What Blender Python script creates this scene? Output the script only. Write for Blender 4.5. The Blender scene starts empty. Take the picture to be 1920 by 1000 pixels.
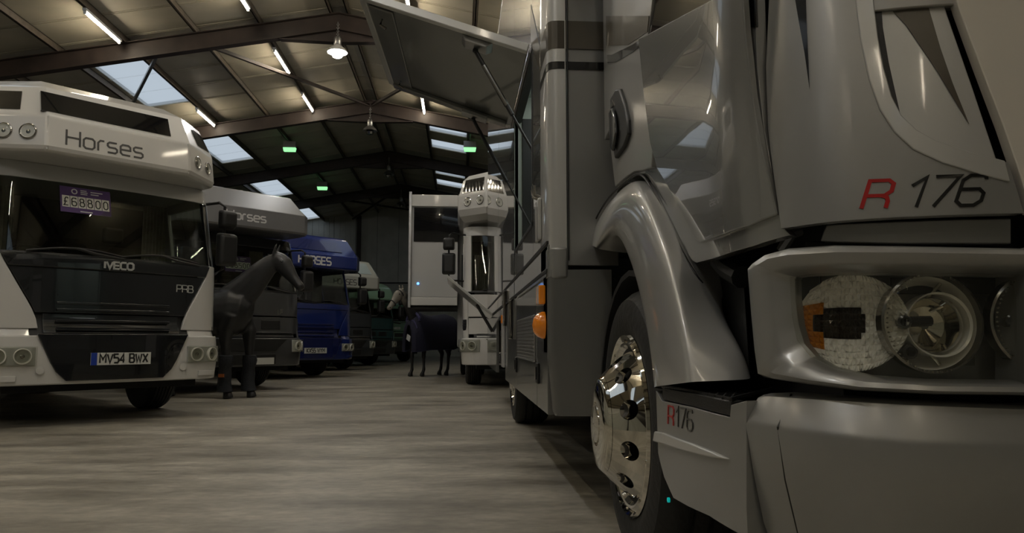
import bpy, bmesh, math, random
from mathutils import Vector, Matrix
random.seed(7)
SC = bpy.context.scene
COL = SC.collection

# ------------------------------------------------------------------ camera, world, exposure
F = 1400.0                       # focal length in pixels of the 1920x1000 frame
EYE = 0.75
PITCH = math.atan(140 / F)
YAW = math.atan(100 * math.cos(PITCH) / F)
cy_, sy_, cp_, sp_ = math.cos(YAW), math.sin(YAW), math.cos(PITCH), math.sin(PITCH)
FW = Vector((sy_ * cp_, cy_ * cp_, sp_)); RT = Vector((cy_, -sy_, 0)); UP = Vector((-sy_ * sp_, -cy_ * sp_, cp_))
CAM = Vector((0, 0, EYE))
cd = bpy.data.cameras.new('camera'); cam = bpy.data.objects.new('camera', cd); COL.objects.link(cam)
cd.sensor_width = 36.0; cd.lens = F / 1920 * 36.0; cd.clip_start = 0.02; cd.clip_end = 300
cam.matrix_world = Matrix(((RT.x, UP.x, -FW.x, CAM.x), (RT.y, UP.y, -FW.y, CAM.y), (RT.z, UP.z, -FW.z, CAM.z), (0, 0, 0, 1)))
SC.camera = cam
wd = bpy.data.worlds.new('overcast_sky'); SC.world = wd; wd.use_nodes = True
wd.node_tree.nodes['Background'].inputs[0].default_value = (0.80, 0.88, 0.96, 1)
wd.node_tree.nodes['Background'].inputs[1].default_value = 0.74
SC.view_settings.view_transform = 'Standard'; SC.view_settings.look = 'None'
SC.view_settings.gamma = 1.0; SC.view_settings.use_curve_mapping = False
SC.view_settings.exposure = 0.0
TUBE_L = 62.0                    # radiance of the fluorescent tubes

def ray(x, y): return FW * F + RT * (x - 960) - UP * (y - 500)
def P(x, y, X=None, Y=None, Z=None):
    r = ray(x, y)
    t = X / r.x if X is not None else (Y / r.y if Y is not None else (Z - EYE) / r.z)
    return CAM + r * t

# ------------------------------------------------------------------ materials
def srgb(*c): return tuple(((v / 255) / 12.92 if v / 255 <= .04045 else ((v / 255 + .055) / 1.055) ** 2.4) for v in c)
MATS = {}
def mat(name, col, rough=.5, metal=0.0, coat=0.0, coat_rough=.04, noise=0.0, nscale=8.0, bump=0.0, bscale=60.0, emit=None, estr=0.0, spec=.5, flake=0.0):
    if name in MATS: return MATS[name]
    m = bpy.data.materials.new(name); m.use_nodes = True; nt = m.node_tree; b = nt.nodes['Principled BSDF']
    b.inputs['Base Color'].default_value = (*col, 1); b.inputs['Roughness'].default_value = rough; b.inputs['Metallic'].default_value = metal
    b.inputs['Coat Weight'].default_value = coat; b.inputs['Coat Roughness'].default_value = coat_rough; b.inputs['Specular IOR Level'].default_value = spec
    tc = nt.nodes.new('ShaderNodeTexCoord')
    if noise:
        n = nt.nodes.new('ShaderNodeTexNoise'); n.inputs['Scale'].default_value = nscale; n.inputs['Detail'].default_value = 4
        r = nt.nodes.new('ShaderNodeValToRGB')
        r.color_ramp.elements[0].position = .3; r.color_ramp.elements[1].position = .7
        r.color_ramp.elements[0].color = (*[c * (1 - noise) for c in col], 1); r.color_ramp.elements[1].color = (*[min(1, c * (1 + noise)) for c in col], 1)
        nt.links.new(tc.outputs['Object'], n.inputs['Vector']); nt.links.new(n.outputs['Fac'], r.inputs[0]); nt.links.new(r.outputs[0], b.inputs['Base Color'])
    if bump:
        n = nt.nodes.new('ShaderNodeTexNoise'); n.inputs['Scale'].default_value = bscale
        bp = nt.nodes.new('ShaderNodeBump'); bp.inputs['Strength'].default_value = bump; bp.inputs['Distance'].default_value = .01
        nt.links.new(tc.outputs['Object'], n.inputs['Vector']); nt.links.new(n.outputs['Fac'], bp.inputs['Height']); nt.links.new(bp.outputs[0], b.inputs['Normal'])
    if flake:
        n = nt.nodes.new('ShaderNodeTexNoise'); n.inputs['Scale'].default_value = 900; mr = nt.nodes.new('ShaderNodeMapRange')
        mr.inputs[3].default_value = rough - flake; mr.inputs[4].default_value = rough + flake
        nt.links.new(tc.outputs['Object'], n.inputs['Vector']); nt.links.new(n.outputs['Fac'], mr.inputs[0]); nt.links.new(mr.outputs[0], b.inputs['Roughness'])
    if emit:
        b.inputs['Emission Color'].default_value = (*emit, 1); b.inputs['Emission Strength'].default_value = estr
    MATS[name] = m; return m
def glassmat(name, tint, ior=1.5, rough=0.0):
    m = bpy.data.materials.new(name); m.use_nodes = True; nt = m.node_tree; nt.nodes.clear()
    o = nt.nodes.new('ShaderNodeOutputMaterial'); mx = nt.nodes.new('ShaderNodeMixShader'); lw = nt.nodes.new('ShaderNodeLayerWeight'); lw.inputs[0].default_value = .5
    pw = nt.nodes.new('ShaderNodeMath'); pw.operation = 'POWER'; pw.inputs[1].default_value = 5; fr = nt.nodes.new('ShaderNodeMapRange'); fr.inputs[3].default_value = ((ior - 1) / (ior + 1)) ** 2; fr.inputs[4].default_value = 1.0
    nt.links.new(lw.outputs['Facing'], pw.inputs[0]); nt.links.new(pw.outputs[0], fr.inputs[0])
    t = nt.nodes.new('ShaderNodeBsdfTransparent'); g = nt.nodes.new('ShaderNodeBsdfGlossy')
    t.inputs[0].default_value = (*tint, 1); g.inputs['Roughness'].default_value = rough
    nt.links.new(fr.outputs[0], mx.inputs[0]); nt.links.new(t.outputs[0], mx.inputs[1]); nt.links.new(g.outputs[0], mx.inputs[2]); nt.links.new(mx.outputs[0], o.inputs[0])
    MATS[name] = m; return m
def rooflightmat():
    m = bpy.data.materials.new('translucent_sheet'); m.use_nodes = True; nt = m.node_tree; nt.nodes.clear()
    o = nt.nodes.new('ShaderNodeOutputMaterial'); mx = nt.nodes.new('ShaderNodeMixShader'); mx.inputs[0].default_value = .35
    t = nt.nodes.new('ShaderNodeBsdfTransparent'); g = nt.nodes.new('ShaderNodeBsdfTranslucent')
    t.inputs[0].default_value = (.9, .92, .94, 1); g.inputs[0].default_value = (.85, .88, .9, 1)
    nt.links.new(t.outputs[0], mx.inputs[1]); nt.links.new(g.outputs[0], mx.inputs[2]); nt.links.new(mx.outputs[0], o.inputs[0])
    return m
def floormat():
    m = bpy.data.materials.new('worn_concrete'); m.use_nodes = True; nt = m.node_tree; b = nt.nodes['Principled BSDF']
    tc = nt.nodes.new('ShaderNodeTexCoord')
    def noise(scale, detail, sx=1, sy=1, rz=0):
        mp = nt.nodes.new('ShaderNodeMapping'); mp.inputs['Scale'].default_value = (sx, sy, 1); mp.inputs['Rotation'].default_value = (0, 0, rz)
        n = nt.nodes.new('ShaderNodeTexNoise'); n.inputs['Scale'].default_value = scale; n.inputs['Detail'].default_value = detail; n.inputs['Roughness'].default_value = .62
        nt.links.new(tc.outputs['Object'], mp.inputs[0]); nt.links.new(mp.outputs[0], n.inputs[0]); return n
    a = noise(1.0, 9, 1, 1.6, .3); s = noise(1.9, 8, .45, 2.2, .45); f = noise(11, 8, 1, 1.8, .4)
    r = nt.nodes.new('ShaderNodeValToRGB'); r.color_ramp.elements[0].position = .28; r.color_ramp.elements[1].position = .74
    r.color_ramp.elements[0].color = (.27, .245, .195, 1); r.color_ramp.elements[1].color = (.68, .64, .54, 1)
    nt.links.new(a.outputs['Fac'], r.inputs[0])
    r2 = nt.nodes.new('ShaderNodeValToRGB'); r2.color_ramp.elements[0].position = .34; r2.color_ramp.elements[1].position = .66
    r2.color_ramp.elements[0].color = (.52, .51, .5, 1); r2.color_ramp.elements[1].color = (1.0, 1.0, 1.0, 1)
    nt.links.new(s.outputs['Fac'], r2.inputs[0])
    r3 = nt.nodes.new('ShaderNodeValToRGB'); r3.color_ramp.elements[0].color = (.58, .58, .58, 1); r3.color_ramp.elements[1].color = (1.1, 1.1, 1.1, 1)
    r3.color_ramp.elements[0].position = .3; r3.color_ramp.elements[1].position = .7
    nt.links.new(f.outputs['Fac'], r3.inputs[0])
    m1 = nt.nodes.new('ShaderNodeMix'); m1.data_type = 'RGBA'; m1.blend_type = 'MULTIPLY'; m1.inputs[0].default_value = 1
    m2 = nt.nodes.new('ShaderNodeMix'); m2.data_type = 'RGBA'; m2.blend_type = 'MULTIPLY'; m2.inputs[0].default_value = .8
    nt.links.new(r.outputs[0], m1.inputs[6]); nt.links.new(r2.outputs[0], m1.inputs[7]); nt.links.new(m1.outputs[2], m2.inputs[6]); nt.links.new(r3.outputs[0], m2.inputs[7])
    nt.links.new(m2.outputs[2], b.inputs['Base Color'])
    mr = nt.nodes.new('ShaderNodeMapRange'); mr.inputs[3].default_value = .25; mr.inputs[4].default_value = .6
    nt.links.new(s.outputs['Fac'], mr.inputs[0]); nt.links.new(mr.outputs[0], b.inputs['Roughness'])
    bp = nt.nodes.new('ShaderNodeBump'); bp.inputs['Strength'].default_value = .12; bp.inputs['Distance'].default_value = .02
    nt.links.new(f.outputs['Fac'], bp.inputs['Height']); nt.links.new(bp.outputs[0], b.inputs['Normal'])
    return m

silver = mat('silver_metallic_paint', (.34, .34, .33), .38, .55, .45, .14, flake=.05)
silver_side = mat('silver_gloss_side', (.30, .30, .29), .22, .45, 1.0, .01, flake=.02)
silver_light = mat('pale_silver_paint', (.58, .58, .565), .36, .4, .8, .06, flake=.05)
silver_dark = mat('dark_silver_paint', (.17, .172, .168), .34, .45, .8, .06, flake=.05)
taupe = mat('taupe_vinyl', (.10, .088, .07), .3, .2, .7)
vinyl_black = mat('black_vinyl', (.008, .008, .008), .25, 0, .6)
vinyl_red = mat('red_vinyl', (.42, .008, .008), .35)
black_gloss = mat('black_gloss_paint', (.006, .007, .009), .2, 0, 1.0, .03)
black_plastic = mat('black_plastic', (.012, .012, .012), .45, bump=.15, bscale=300)
black_dull = mat('black_underbody', (.006, .006, .006), .8, noise=.4)
rubber = mat('tyre_rubber', (.010, .010, .010), .65, bump=.3, bscale=40)
chrome = mat('chrome', (.72, .69, .62), .05, 1.0)
chrome_dim = mat('dull_chrome', (.35, .34, .32), .16, 1.0)
reflector_m = mat('bright_reflector', (.95, .94, .90), .2, .25)
badge_m = mat('satin_badge', (.5, .5, .48), .35, .3)
steel = mat('galvanised_steel', (.42, .42, .42), .35, .9, noise=.2)
white_paint = mat('white_lorry_paint', (.62, .61, .585), .35, 0, .7, .05)
white_panel = mat('white_panel', (.50, .50, .49), .4, 0, .4)
warm_white = mat('beige_silver_paint', (.74, .70, .63), .45, .2, .4, .12, flake=.05)
navy = mat('navy_gloss_paint', (.006, .012, .09), .25, .1, 1.0, .03)
blue_cab = mat('royal_blue_paint', (.008, .022, .15), .25, .1, 1.0, .03)
graphite = mat('graphite_metallic_paint', (.055, .056, .06), .3, .4, .9, .05)
graphite_luton = mat('mid_grey_paint', (.155, .155, .16), .38, .2, .6, .06)
teal = mat('teal_paint', (.012, .05, .055), .3, .1, .8)
mint = mat('mint_green_paint', (.20, .34, .25), .4, 0, .6)
green_cab = mat('green_cab_paint', (.10, .19, .135), .35, 0, .7)
dark_green_cab = mat('dark_slate_paint', (.02, .024, .028), .35, 0, .7)
pale_grp = mat('pale_grp', (.36, .37, .34), .4, 0, .5)
pale_blue_grp = mat('pale_blue_grp', (.34, .42, .44), .4, 0, .5)
amber = mat('amber_lens', (.75, .22, .01), .15, 0, .8, emit=(1, .3, .02), estr=.06)
interior_m = mat('dark_interior', (.03, .028, .025), .7, noise=.3)
seat_m = mat('grey_seat_fabric', (.06, .058, .055), .9, bump=.4, bscale=200)
curtain_m = mat('beige_curtain', (.30, .28, .23), .8, noise=.15, nscale=20)
purple = mat('purple_card', (.055, .02, .12), .5)
plate_white = mat('plate_white', (.62, .62, .58), .4)
plate_blue = mat('plate_blue', (.01, .04, .30), .4)
ink = mat('black_ink', (.01, .01, .01), .5)
text_grey = mat('charcoal_lettering', (.05, .05, .05), .4)
text_white = mat('pale_lettering', (.55, .55, .55), .4)
brown_steel = mat('red_oxide_steel', (.030, .020, .016), .6, 0, noise=.35, nscale=3)
purlin_m = mat('dark_purlin_steel', (.085, .068, .05), .55, .2, noise=.3)
sheet_m = mat('roof_liner_sheet', (.42, .385, .30), .55, 0, noise=.12, nscale=1.3)
clad_m = mat('wall_cladding', (.46, .46, .42), .6, 0, noise=.12, nscale=1.5)
block_m = mat('painted_blockwork', (.40, .41, .37), .8, 0, noise=.15, nscale=2)
horse_black = mat('black_horse_resin', (.014, .014, .015), .42, 0, .3, .2, noise=.3, nscale=6)
horse_grey = mat('grey_horse_head', (.16, .145, .12), .6, 0, noise=.35, nscale=7)
boot_m = mat('black_boot_fabric', (.013, .015, .02), .75, bump=.6, bscale=50)
rug_m = mat('navy_rug', (.010, .010, .028), .85, bump=.5, bscale=30)
rug_trim = mat('purple_blue_trim', (.05, .045, .12), .8)
orange_m = mat('orange_patch', (.35, .10, .02), .6)
inner_m = mat('pale_green_lining', (.34, .38, .34), .5)
tube_m = mat('fluorescent_tube', (1, .9, .7), .4, emit=(1, .88, .68), estr=TUBE_L)
lamp_white = mat('lit_lamp_globe', (1, 1, 1), .4, emit=(1, .98, .95), estr=230)
green_glow = mat('green_emergency_lens', (.5, .9, .5), .4, emit=(.35, 1, .42), estr=1.1)
led_blue = mat('blue_led', (.1, .3, 1), .4, emit=(.12, .35, 1), estr=3.0)
led_cyan = mat('cyan_led', (.0, .5, .5), .4, emit=(.0, .6, .55), estr=.35)
glass_dark = glassmat('windscreen_glass', (.74, .77, .74), 1.5)
glass_black = mat('black_privacy_glass', (.006, .006, .007), .06, 0, 1.0, .01)
lens_glass = glassmat('clear_lamp_lens', (.95, .95, .93), 1.45)
roof_glow = rooflightmat(); floor_m = floormat()

# ------------------------------------------------------------------ scene graph helpers
OFF = {}
def tag(o, label=None, cat=None, group=None, kind=None):
    if label: o['label'] = label
    if cat: o['category'] = cat
    if group: o['group'] = group
    if kind: o['kind'] = kind
    return o
def thing(name, label, cat, loc=(0, 0, 0), rz=0.0, group=None, world=False, scale=1.0):
    o = bpy.data.objects.new(name, None); COL.objects.link(o); o.location = loc; o.rotation_euler = (0, 0, rz); o.scale = (scale,) * 3
    o.empty_display_size = .1
    if world: OFF[o.name] = -Vector(loc)
    return tag(o, label, cat, group)
def link(name, me, parent):
    o = bpy.data.objects.new(name, me); COL.objects.link(o)
    if parent is not None:
        o.parent = parent
        if parent.name in OFF: o.location = OFF[parent.name]
    return o

class MB:
    def __init__(s): s.v = []; s.f = []
    def add(s, vs, fs):
        n = len(s.v); s.v += [tuple(p) for p in vs]; s.f += [tuple(i + n for i in q) for q in fs]; return s
    def box(s, a, b):
        (x0, y0, z0), (x1, y1, z1) = a, b
        x0, x1 = min(x0, x1), max(x0, x1); y0, y1 = min(y0, y1), max(y0, y1); z0, z1 = min(z0, z1), max(z0, z1)
        return s.add([(x0, y0, z0), (x1, y0, z0), (x1, y1, z0), (x0, y1, z0), (x0, y0, z1), (x1, y0, z1), (x1, y1, z1), (x0, y1, z1)],
                     [(3, 2, 1, 0), (4, 5, 6, 7), (0, 1, 5, 4), (1, 2, 6, 5), (2, 3, 7, 6), (3, 0, 4, 7)])
    def hexa(s, p):   # 8 corners, bottom ring then top ring
        return s.add(p, [(3, 2, 1, 0), (4, 5, 6, 7), (0, 1, 5, 4), (1, 2, 6, 5), (2, 3, 7, 6), (3, 0, 4, 7)])
    def rings(s, rs, closed=True, caps=True, loop=False):
        m = len(rs[0]); n = len(s.v); fs = []
        for r in rs: s.v += [tuple(p) for p in r]
        R = len(rs)
        for i in range(R if loop else R - 1):
            for j in range(m if closed else m - 1):
                k = (j + 1) % m; i2 = (i + 1) % R
                fs.append((n + i * m + j, n + i * m + k, n + i2 * m + k, n + i2 * m + j))
        if caps and closed and not loop:
            fs.append(tuple(n + j for j in reversed(range(m)))); fs.append(tuple(n + (R - 1) * m + j for j in range(m)))
        s.f += fs; return s
    def tube(s, pts, r, n=8):
        pts = [Vector(p) for p in pts]; rs = []
        up = Vector((0, 0, 1))
        for i, p in enumerate(pts):
            t = (pts[min(i + 1, len(pts) - 1)] - pts[max(i - 1, 0)]).normalized()
            u = up if abs(t.z) < .95 else Vector((1, 0, 0))
            a = t.cross(u).normalized(); b = a.cross(t)
            rr = r[i] if isinstance(r, (list, tuple)) else r
            rs.append([p + (a * math.cos(2 * math.pi * k / n) + b * math.sin(2 * math.pi * k / n)) * rr for k in range(n)])
        return s.rings(rs)
    def lathe(s, prof, o, axis, n=24, ref=None, caps=True):   # prof: (radius, distance along axis)
        ax = Vector(axis).normalized(); rf = Vector(ref) if ref else (Vector((0, 0, 1)) if abs(ax.z) < .9 else Vector((1, 0, 0)))
        a = ax.cross(rf).normalized(); b = ax.cross(a); o = Vector(o)
        return s.rings([[o + ax * h + (a * math.cos(2 * math.pi * k / n) + b * math.sin(2 * math.pi * k / n)) * r for k in range(n)] for r, h in prof], caps=caps)
    def prism(s, poly, f, d0, d1):
        n = len(poly); vs = [f(x, y, d0) for x, y in poly] + [f(x, y, d1) for x, y in poly]
        return s.add(vs, [tuple(range(n)), tuple(reversed(range(n, 2 * n)))] + [(i, i + n, (i + 1) % n + n, (i + 1) % n) for i in range(n)])
    def ribbon(s, pts, w, f, d0, d1):
        closed = len(pts) > 3 and pts[0] == pts[-1]
        q = pts[:-1] if closed else pts; m = len(q); L = []; R = []
        for i in range(m):
            a = q[i - 1] if (i > 0 or closed) else q[i]; c = q[(i + 1) % m] if (i < m - 1 or closed) else q[i]; b = q[i]
            def nrm(p, r):
                dx, dy = r[0] - p[0], r[1] - p[1]; l = math.hypot(dx, dy)
                return None if l < 1e-9 else (-dy / l, dx / l)
            n1 = nrm(a, b); n2 = nrm(b, c); n1 = n1 or n2; n2 = n2 or n1
            mx, my = n1[0] + n2[0], n1[1] + n2[1]; l = math.hypot(mx, my) or 1; mx /= l; my /= l
            k = w / 2 / max(.45, mx * n1[0] + my * n1[1])
            L.append((b[0] + mx * k, b[1] + my * k)); R.append((b[0] - mx * k, b[1] - my * k))
        rs = [[f(*L[i], d1), f(*R[i], d1), f(*R[i], d0), f(*L[i], d0)] for i in range(m)]
        return s.rings(rs, loop=closed)
    def build(s, name, m, parent=None, smooth=True, bevel=0.0, ang=35, subd=0):
        me = bpy.data.meshes.new(name); me.from_pydata(s.v, [], s.f)
        bm = bmesh.new(); bm.from_mesh(me); bmesh.ops.recalc_face_normals(bm, faces=bm.faces); bm.to_mesh(me); bm.free()
        me.materials.append(m)
        o = link(name, me, parent)
        if smooth: shade(o, ang)
        if bevel:
            bv = o.modifiers.new('bevel', 'BEVEL'); bv.width = bevel; bv.segments = 2; bv.limit_method = 'ANGLE'; bv.angle_limit = math.radians(38)
            bv.harden_normals = False
            wn = o.modifiers.new('weighted', 'WEIGHTED_NORMAL'); wn.keep_sharp = True; wn.weight = 80
        return o
def shade(o, ang=35):
    me = o.data
    for p in me.polygons: p.use_smooth = True
    bm = bmesh.new(); bm.from_mesh(me); lim = math.radians(ang)
    for e in bm.edges:
        if len(e.link_faces) == 2: e.smooth = e.calc_face_angle(0) < lim
        else: e.smooth = False
    bm.to_mesh(me); bm.free()
def copy_tree(o, parent=None):
    c = o.copy(); COL.objects.link(c); c.parent = parent
    for ch in list(o.children): copy_tree(ch, c)
    return c
def interp(tab, x):
    if x <= tab[0][0]: return tab[0][1]
    for (a, b), (c, d) in zip(tab, tab[1:]):
        if x <= c: return b + (d - b) * (x - a) / (c - a)
    return tab[-1][1]
def lerp(a, b, t): return tuple(x + (y - x) * t for x, y in zip(a, b))

# stroke lettering: glyph -> (advance, polylines) in units of the capital height
def rr(w, h, c=.16, y=0): return [(c, y), (w - c, y), (w, y + c), (w, y + h - c), (w - c, y + h), (c, y + h), (0, y + h - c), (0, y + c), (c, y)]
G = {
 'H': (.78, [[(0, 0), (0, 1)], [(.78, 0), (.78, 1)], [(0, .52), (.78, .52)]]),
 'o': (.64, [rr(.64, .68, .13)]), 'r': (.36, [[(0, 0), (0, .52), (.13, .68), (.36, .68)]]),
 's': (.58, [[(0, 0), (.47, 0), (.58, .1), (.58, .25), (.47, .34), (.11, .34), (0, .44), (0, .58), (.11, .68), (.56, .68)]]),
 'e': (.62, [[(.6, 0), (.13, 0), (0, .13), (0, .55), (.13, .68), (.5, .68), (.62, .57), (.62, .36), (.04, .34)]]),
 'O': (.74, [rr(.74, 1, .2)]), '0': (.62, [rr(.62, 1, .2)]),
 'R': (.72, [[(0, 0), (0, 1), (.56, 1), (.72, .87), (.72, .6), (.56, .45), (0, .45)], [(.44, .45), (.64, .38), (.7, .24), (.7, 0)]]),
 'S': (.7, [[(0, 0), (.56, 0), (.7, .13), (.7, .38), (.56, .5), (.14, .5), (0, .62), (0, .87), (.14, 1), (.68, 1)]]),
 'E': (.66, [[(.66, 0), (0, 0), (0, 1), (.66, 1)], [(0, .5), (.6, .5)]]),
 'I': (.12, [[(.06, 0), (.06, 1)]]), 'V': (.74, [[(0, 1), (.37, 0), (.74, 1)]]), 'C': (.68, [[(.68, 0), (.18, 0), (0, .18), (0, .82), (.18, 1), (.68, 1)]]),
 'P': (.66, [[(0, 0), (0, 1), (.52, 1), (.66, .87), (.66, .58), (.52, .45), (0, .45)]]),
 'B': (.68, [[(0, 0), (0, 1), (.5, 1), (.62, .88), (.62, .64), (.5, .52), (0, .52)], [(.5, .52), (.68, .4), (.68, .14), (.54, 0), (0, 0)]]),
 'M': (.8, [[(0, 0), (0, 1), (.4, .4), (.8, 1), (.8, 0)]]), 'W': (.86, [[(0, 1), (.2, 0), (.43, .75), (.66, 0), (.86, 1)]]),
 'X': (.7, [[(0, 0), (.7, 1)], [(0, 1), (.7, 0)]]), 'K': (.68, [[(0, 0), (0, 1)], [(.66, 1), (.04, .48), (.68, 0)]]), 'Y': (.7, [[(0, 1), (.35, .5), (.7, 1)], [(.35, .5), (.35, 0)]]),
 'D': (.72, [[(0, 0), (0, 1), (.5, 1), (.72, .78), (.72, .22), (.5, 0), (0, 0)]]), 'A': (.74, [[(0, 0), (.37, 1), (.74, 0)], [(.14, .33), (.6, .33)]]), 'F': (.62, [[(0, 0), (0, 1), (.62, 1)], [(0, .5), (.52, .5)]]),
 'L': (.6, [[(0, 1), (0, 0), (.6, 0)]]),
 '1': (.4, [[(0, .72), (.3, 1), (.3, 0)]]), '4': (.64, [[(.48, 0), (.48, 1), (0, .28), (.64, .28)]]),
 '5': (.62, [[(0, 0), (.48, 0), (.62, .14), (.62, .45), (.48, .58), (0, .58), (0, 1), (.6, 1)]]),
 '6': (.64, [[(.6, .86), (.56, 1), (.16, 1), (0, .84), (0, .16), (.16, 0), (.48, 0), (.64, .15), (.64, .4), (.5, .54), (.02, .54)]]),
 '7': (.6, [[(0, 1), (.62, 1), (.2, 0)]]), '8': (.62, [rr(.62, .54, .14), rr(.54, .46, .13, .54)]),
 '£': (.6, [[(.6, 0), (0, 0), (.16, .2), (.16, .8), (.3, 1), (.5, 1), (.6, .86)], [(0, .48), (.46, .48)]]), ' ': (.3, []),
}
def text(mb, string, h, stroke, f, d0, d1, gap=.2, slant=0.0, wide=1.0, centre=True):
    tot = sum(G[c][0] * wide + gap for c in string) - gap; x = -tot * h / 2 if centre else 0.0
    for c in string:
        adv, pl = G[c]
        for l in pl: mb.ribbon([(x + (p[0] * wide + p[1] * slant) * h, p[1] * h) for p in l], stroke, f, d0, d1)
        x += (adv * wide + gap) * h
    return mb

# ------------------------------------------------------------------ the hall
XL, XRW, Y0, Y1 = -12.4, 7.5, -13.0, 36.7
XRIDGE, ZRIDGE, SLOPE = -2.45, 7.50, 0.18
def zroof(x): return ZRIDGE - SLOPE * abs(x - XRIDGE)
tag(MB().box((XL - .3, Y0 - .3, -.25), (XRW + .3, Y1 + .3, 0)).build('floor', floor_m, smooth=False), kind='structure')

ceiling = bpy.data.objects.new('ceiling', None); COL.objects.link(ceiling); ceiling['kind'] = 'structure'
MOD, BASE = .985, 15.73          # sheet width and a sheet joint
def sheet(x0, x1, y0, y1, m, name, thick=.05, drop=0.0):
    g = .012
    z0, z1 = zroof(x0) - drop, zroof(x1) - drop
    mb = MB().hexa([(x0, y0 + g, z0), (x1, y0 + g, z1), (x1, y1 - g, z1), (x0, y1 - g, z0), (x0, y0 + g, z0 + thick), (x1, y0 + g, z1 + thick), (x1, y1 - g, z1 + thick), (x0, y1 - g, z0 + thick)])
    if m is sheet_m:             # folded joint lip along each long edge
        for yy in (y0 + g, y1 - g - .03):
            mb.hexa([(x0, yy, z0 - .012), (x1, yy, z1 - .012), (x1, yy + .03, z1 - .012), (x0, yy + .03, z0 - .012), (x0, yy, z0), (x1, yy, z1), (x1, yy + .03, z1), (x0, yy + .03, z0)])
    return mb.build(name, m, ceiling, smooth=False)
k0 = math.floor((Y0 - BASE) / MOD); k1 = math.ceil((Y1 - BASE) / MOD)
for k in range(k0, k1 + 1):
    ya, yb = max(Y0, BASE + k * MOD), min(Y1, BASE + (k + 1) * MOD)
    if yb - ya < .05: continue
    ph = k % 6
    if ph in (0, 1, 2):
        sheet(XL, -7.76, ya, yb, sheet_m, 'roof_sheet'); sheet(-7.76, -6.66, ya, yb, roof_glow, 'rooflight_sheet', .01); sheet(-6.66, XRIDGE, ya, yb, sheet_m, 'roof_sheet')
    else: sheet(XL, XRIDGE, ya, yb, sheet_m, 'roof_sheet')
    if ph in (0, 2):
        sheet(XRIDGE, -.93, ya, yb, sheet_m, 'roof_sheet'); sheet(-.93, .2, ya, yb, roof_glow, 'rooflight_sheet', .01); sheet(.2, XRW, ya, yb, sheet_m, 'roof_sheet')
    else: sheet(XRIDGE, XRW, ya, yb, sheet_m, 'roof_sheet')
# outer skin that closes the joints between the liner sheets (open over the rooflights)
def skin(x0, x1, y0, y1):
    z0, z1 = zroof(x0) + .052, zroof(x1) + .052
    MB().hexa([(x0, y0, z0), (x1, y0, z1), (x1, y1, z1), (x0, y1, z0), (x0, y0, z0 + .03), (x1, y0, z1 + .03), (x1, y1, z1 + .03), (x0, y1, z0 + .03)]).build('roof_skin', black_dull, ceiling, smooth=False)
for a, b in ((XL - .3, -7.76), (-6.66, XRIDGE), (XRIDGE, -.93), (.2, XRW + .3)): skin(a, b, Y0 - .3, Y1 + .3)
for k in range(k0, k1 + 1):
    ya, yb = max(Y0, BASE + k * MOD), min(Y1, BASE + (k + 1) * MOD)
    if yb - ya < .05: continue
    if k % 6 not in (0, 1, 2): skin(-7.76, -6.66, ya, yb)
    if k % 6 not in (0, 2): skin(-.93, .2, ya, yb)
FRAMES = [14.7 + 5.5 * i for i in range(-5, 4)]
def seg_member(name, m, a, b, w, h, parent=ceiling):      # bar of width w, depth h (hanging below) from a to b
    a, b = Vector(a), Vector(b); t = (b - a).normalized(); s = t.cross(Vector((0, 0, 1))).normalized() * w / 2; u = Vector((0, 0, -h))
    return MB().hexa([a - s + u, a + s + u, b + s + u, b - s + u, a - s, a + s, b + s, b - s]).build(name, m, parent, smooth=False)
PX_L = [-2.62, -4.01, -5.25, -6.60, -7.85, -9.15, -10.45, -11.75]; PX_R = [-2.27, -.99, .27, 1.55, 2.85, 4.1, 5.4, 6.7]
for x in PX_L + PX_R:            # Z-shaped purlins
    z = zroof(x); mb = MB().box((x - .012, Y0, z - .17), (x + .012, Y1, z - .014)).box((x - .012, Y0, z - .17), (x + .05, Y1, z - .158)).box((x - .05, Y0, z - .026), (x + .012, Y1, z - .014))
    mb.build('purlin', purlin_m, ceiling, smooth=False)
for y in FRAMES:                 # portal frames: two rafters of I section with apex haunch
    for xe in (XL, XRW):
        mb = MB(); za, zb = zroof(XRIDGE) - .17, zroof(xe) - .17
        def slab(y0, y1, d0, d1, xa=XRIDGE, xb=xe):
            A, B = zroof(xa) - .17, zroof(xb) - .17
            mb.hexa([(xa, y0, A - d1), (xb, y0, B - d1), (xb, y1, B - d1), (xa, y1, A - d1), (xa, y0, A - d0), (xb, y0, B - d0), (xb, y1, B - d0), (xa, y1, A - d0)])
        slab(y - .085, y + .085, 0, .016); slab(y - .085, y + .085, .344, .36); slab(y - .006, y + .006, .016, .344)
        xh = XRIDGE + (1.15 if xe > 0 else -1.15); A, B = zroof(XRIDGE) - .53, zroof(xh) - .53
        dz = .25
        mb.hexa([(XRIDGE, y - .006, A - dz), (xh, y - .006, B - .01), (xh, y + .006, B - .01), (XRIDGE, y + .006, A - dz), (XRIDGE, y - .006, A), (xh, y - .006, B), (xh, y + .006, B), (XRIDGE, y + .006, A)])
        mb.hexa([(XRIDGE, y - .08, A - dz - .014), (xh, y - .08, B - .02), (xh, y + .08, B - .02), (XRIDGE, y + .08, A - dz - .014), (XRIDGE, y - .08, A - dz), (xh, y - .08, B - .006), (xh, y + .08, B - .006), (XRIDGE, y + .08, A - dz)])
        mb.build('rafter', brown_steel, ceiling, smooth=False)
def rz(x, d=.28): return zroof(x) - d
seg_member('wind_brace', brown_steel, (-5.2, 14.8, rz(-5.2)), (-2.5, 20.1, rz(-2.5)), .07, .07)
seg_member('wind_brace', steel, (-5.95, 14.8, rz(-5.95)), (-9.2, 20.1, rz(-9.2)), .06, .06)
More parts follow.
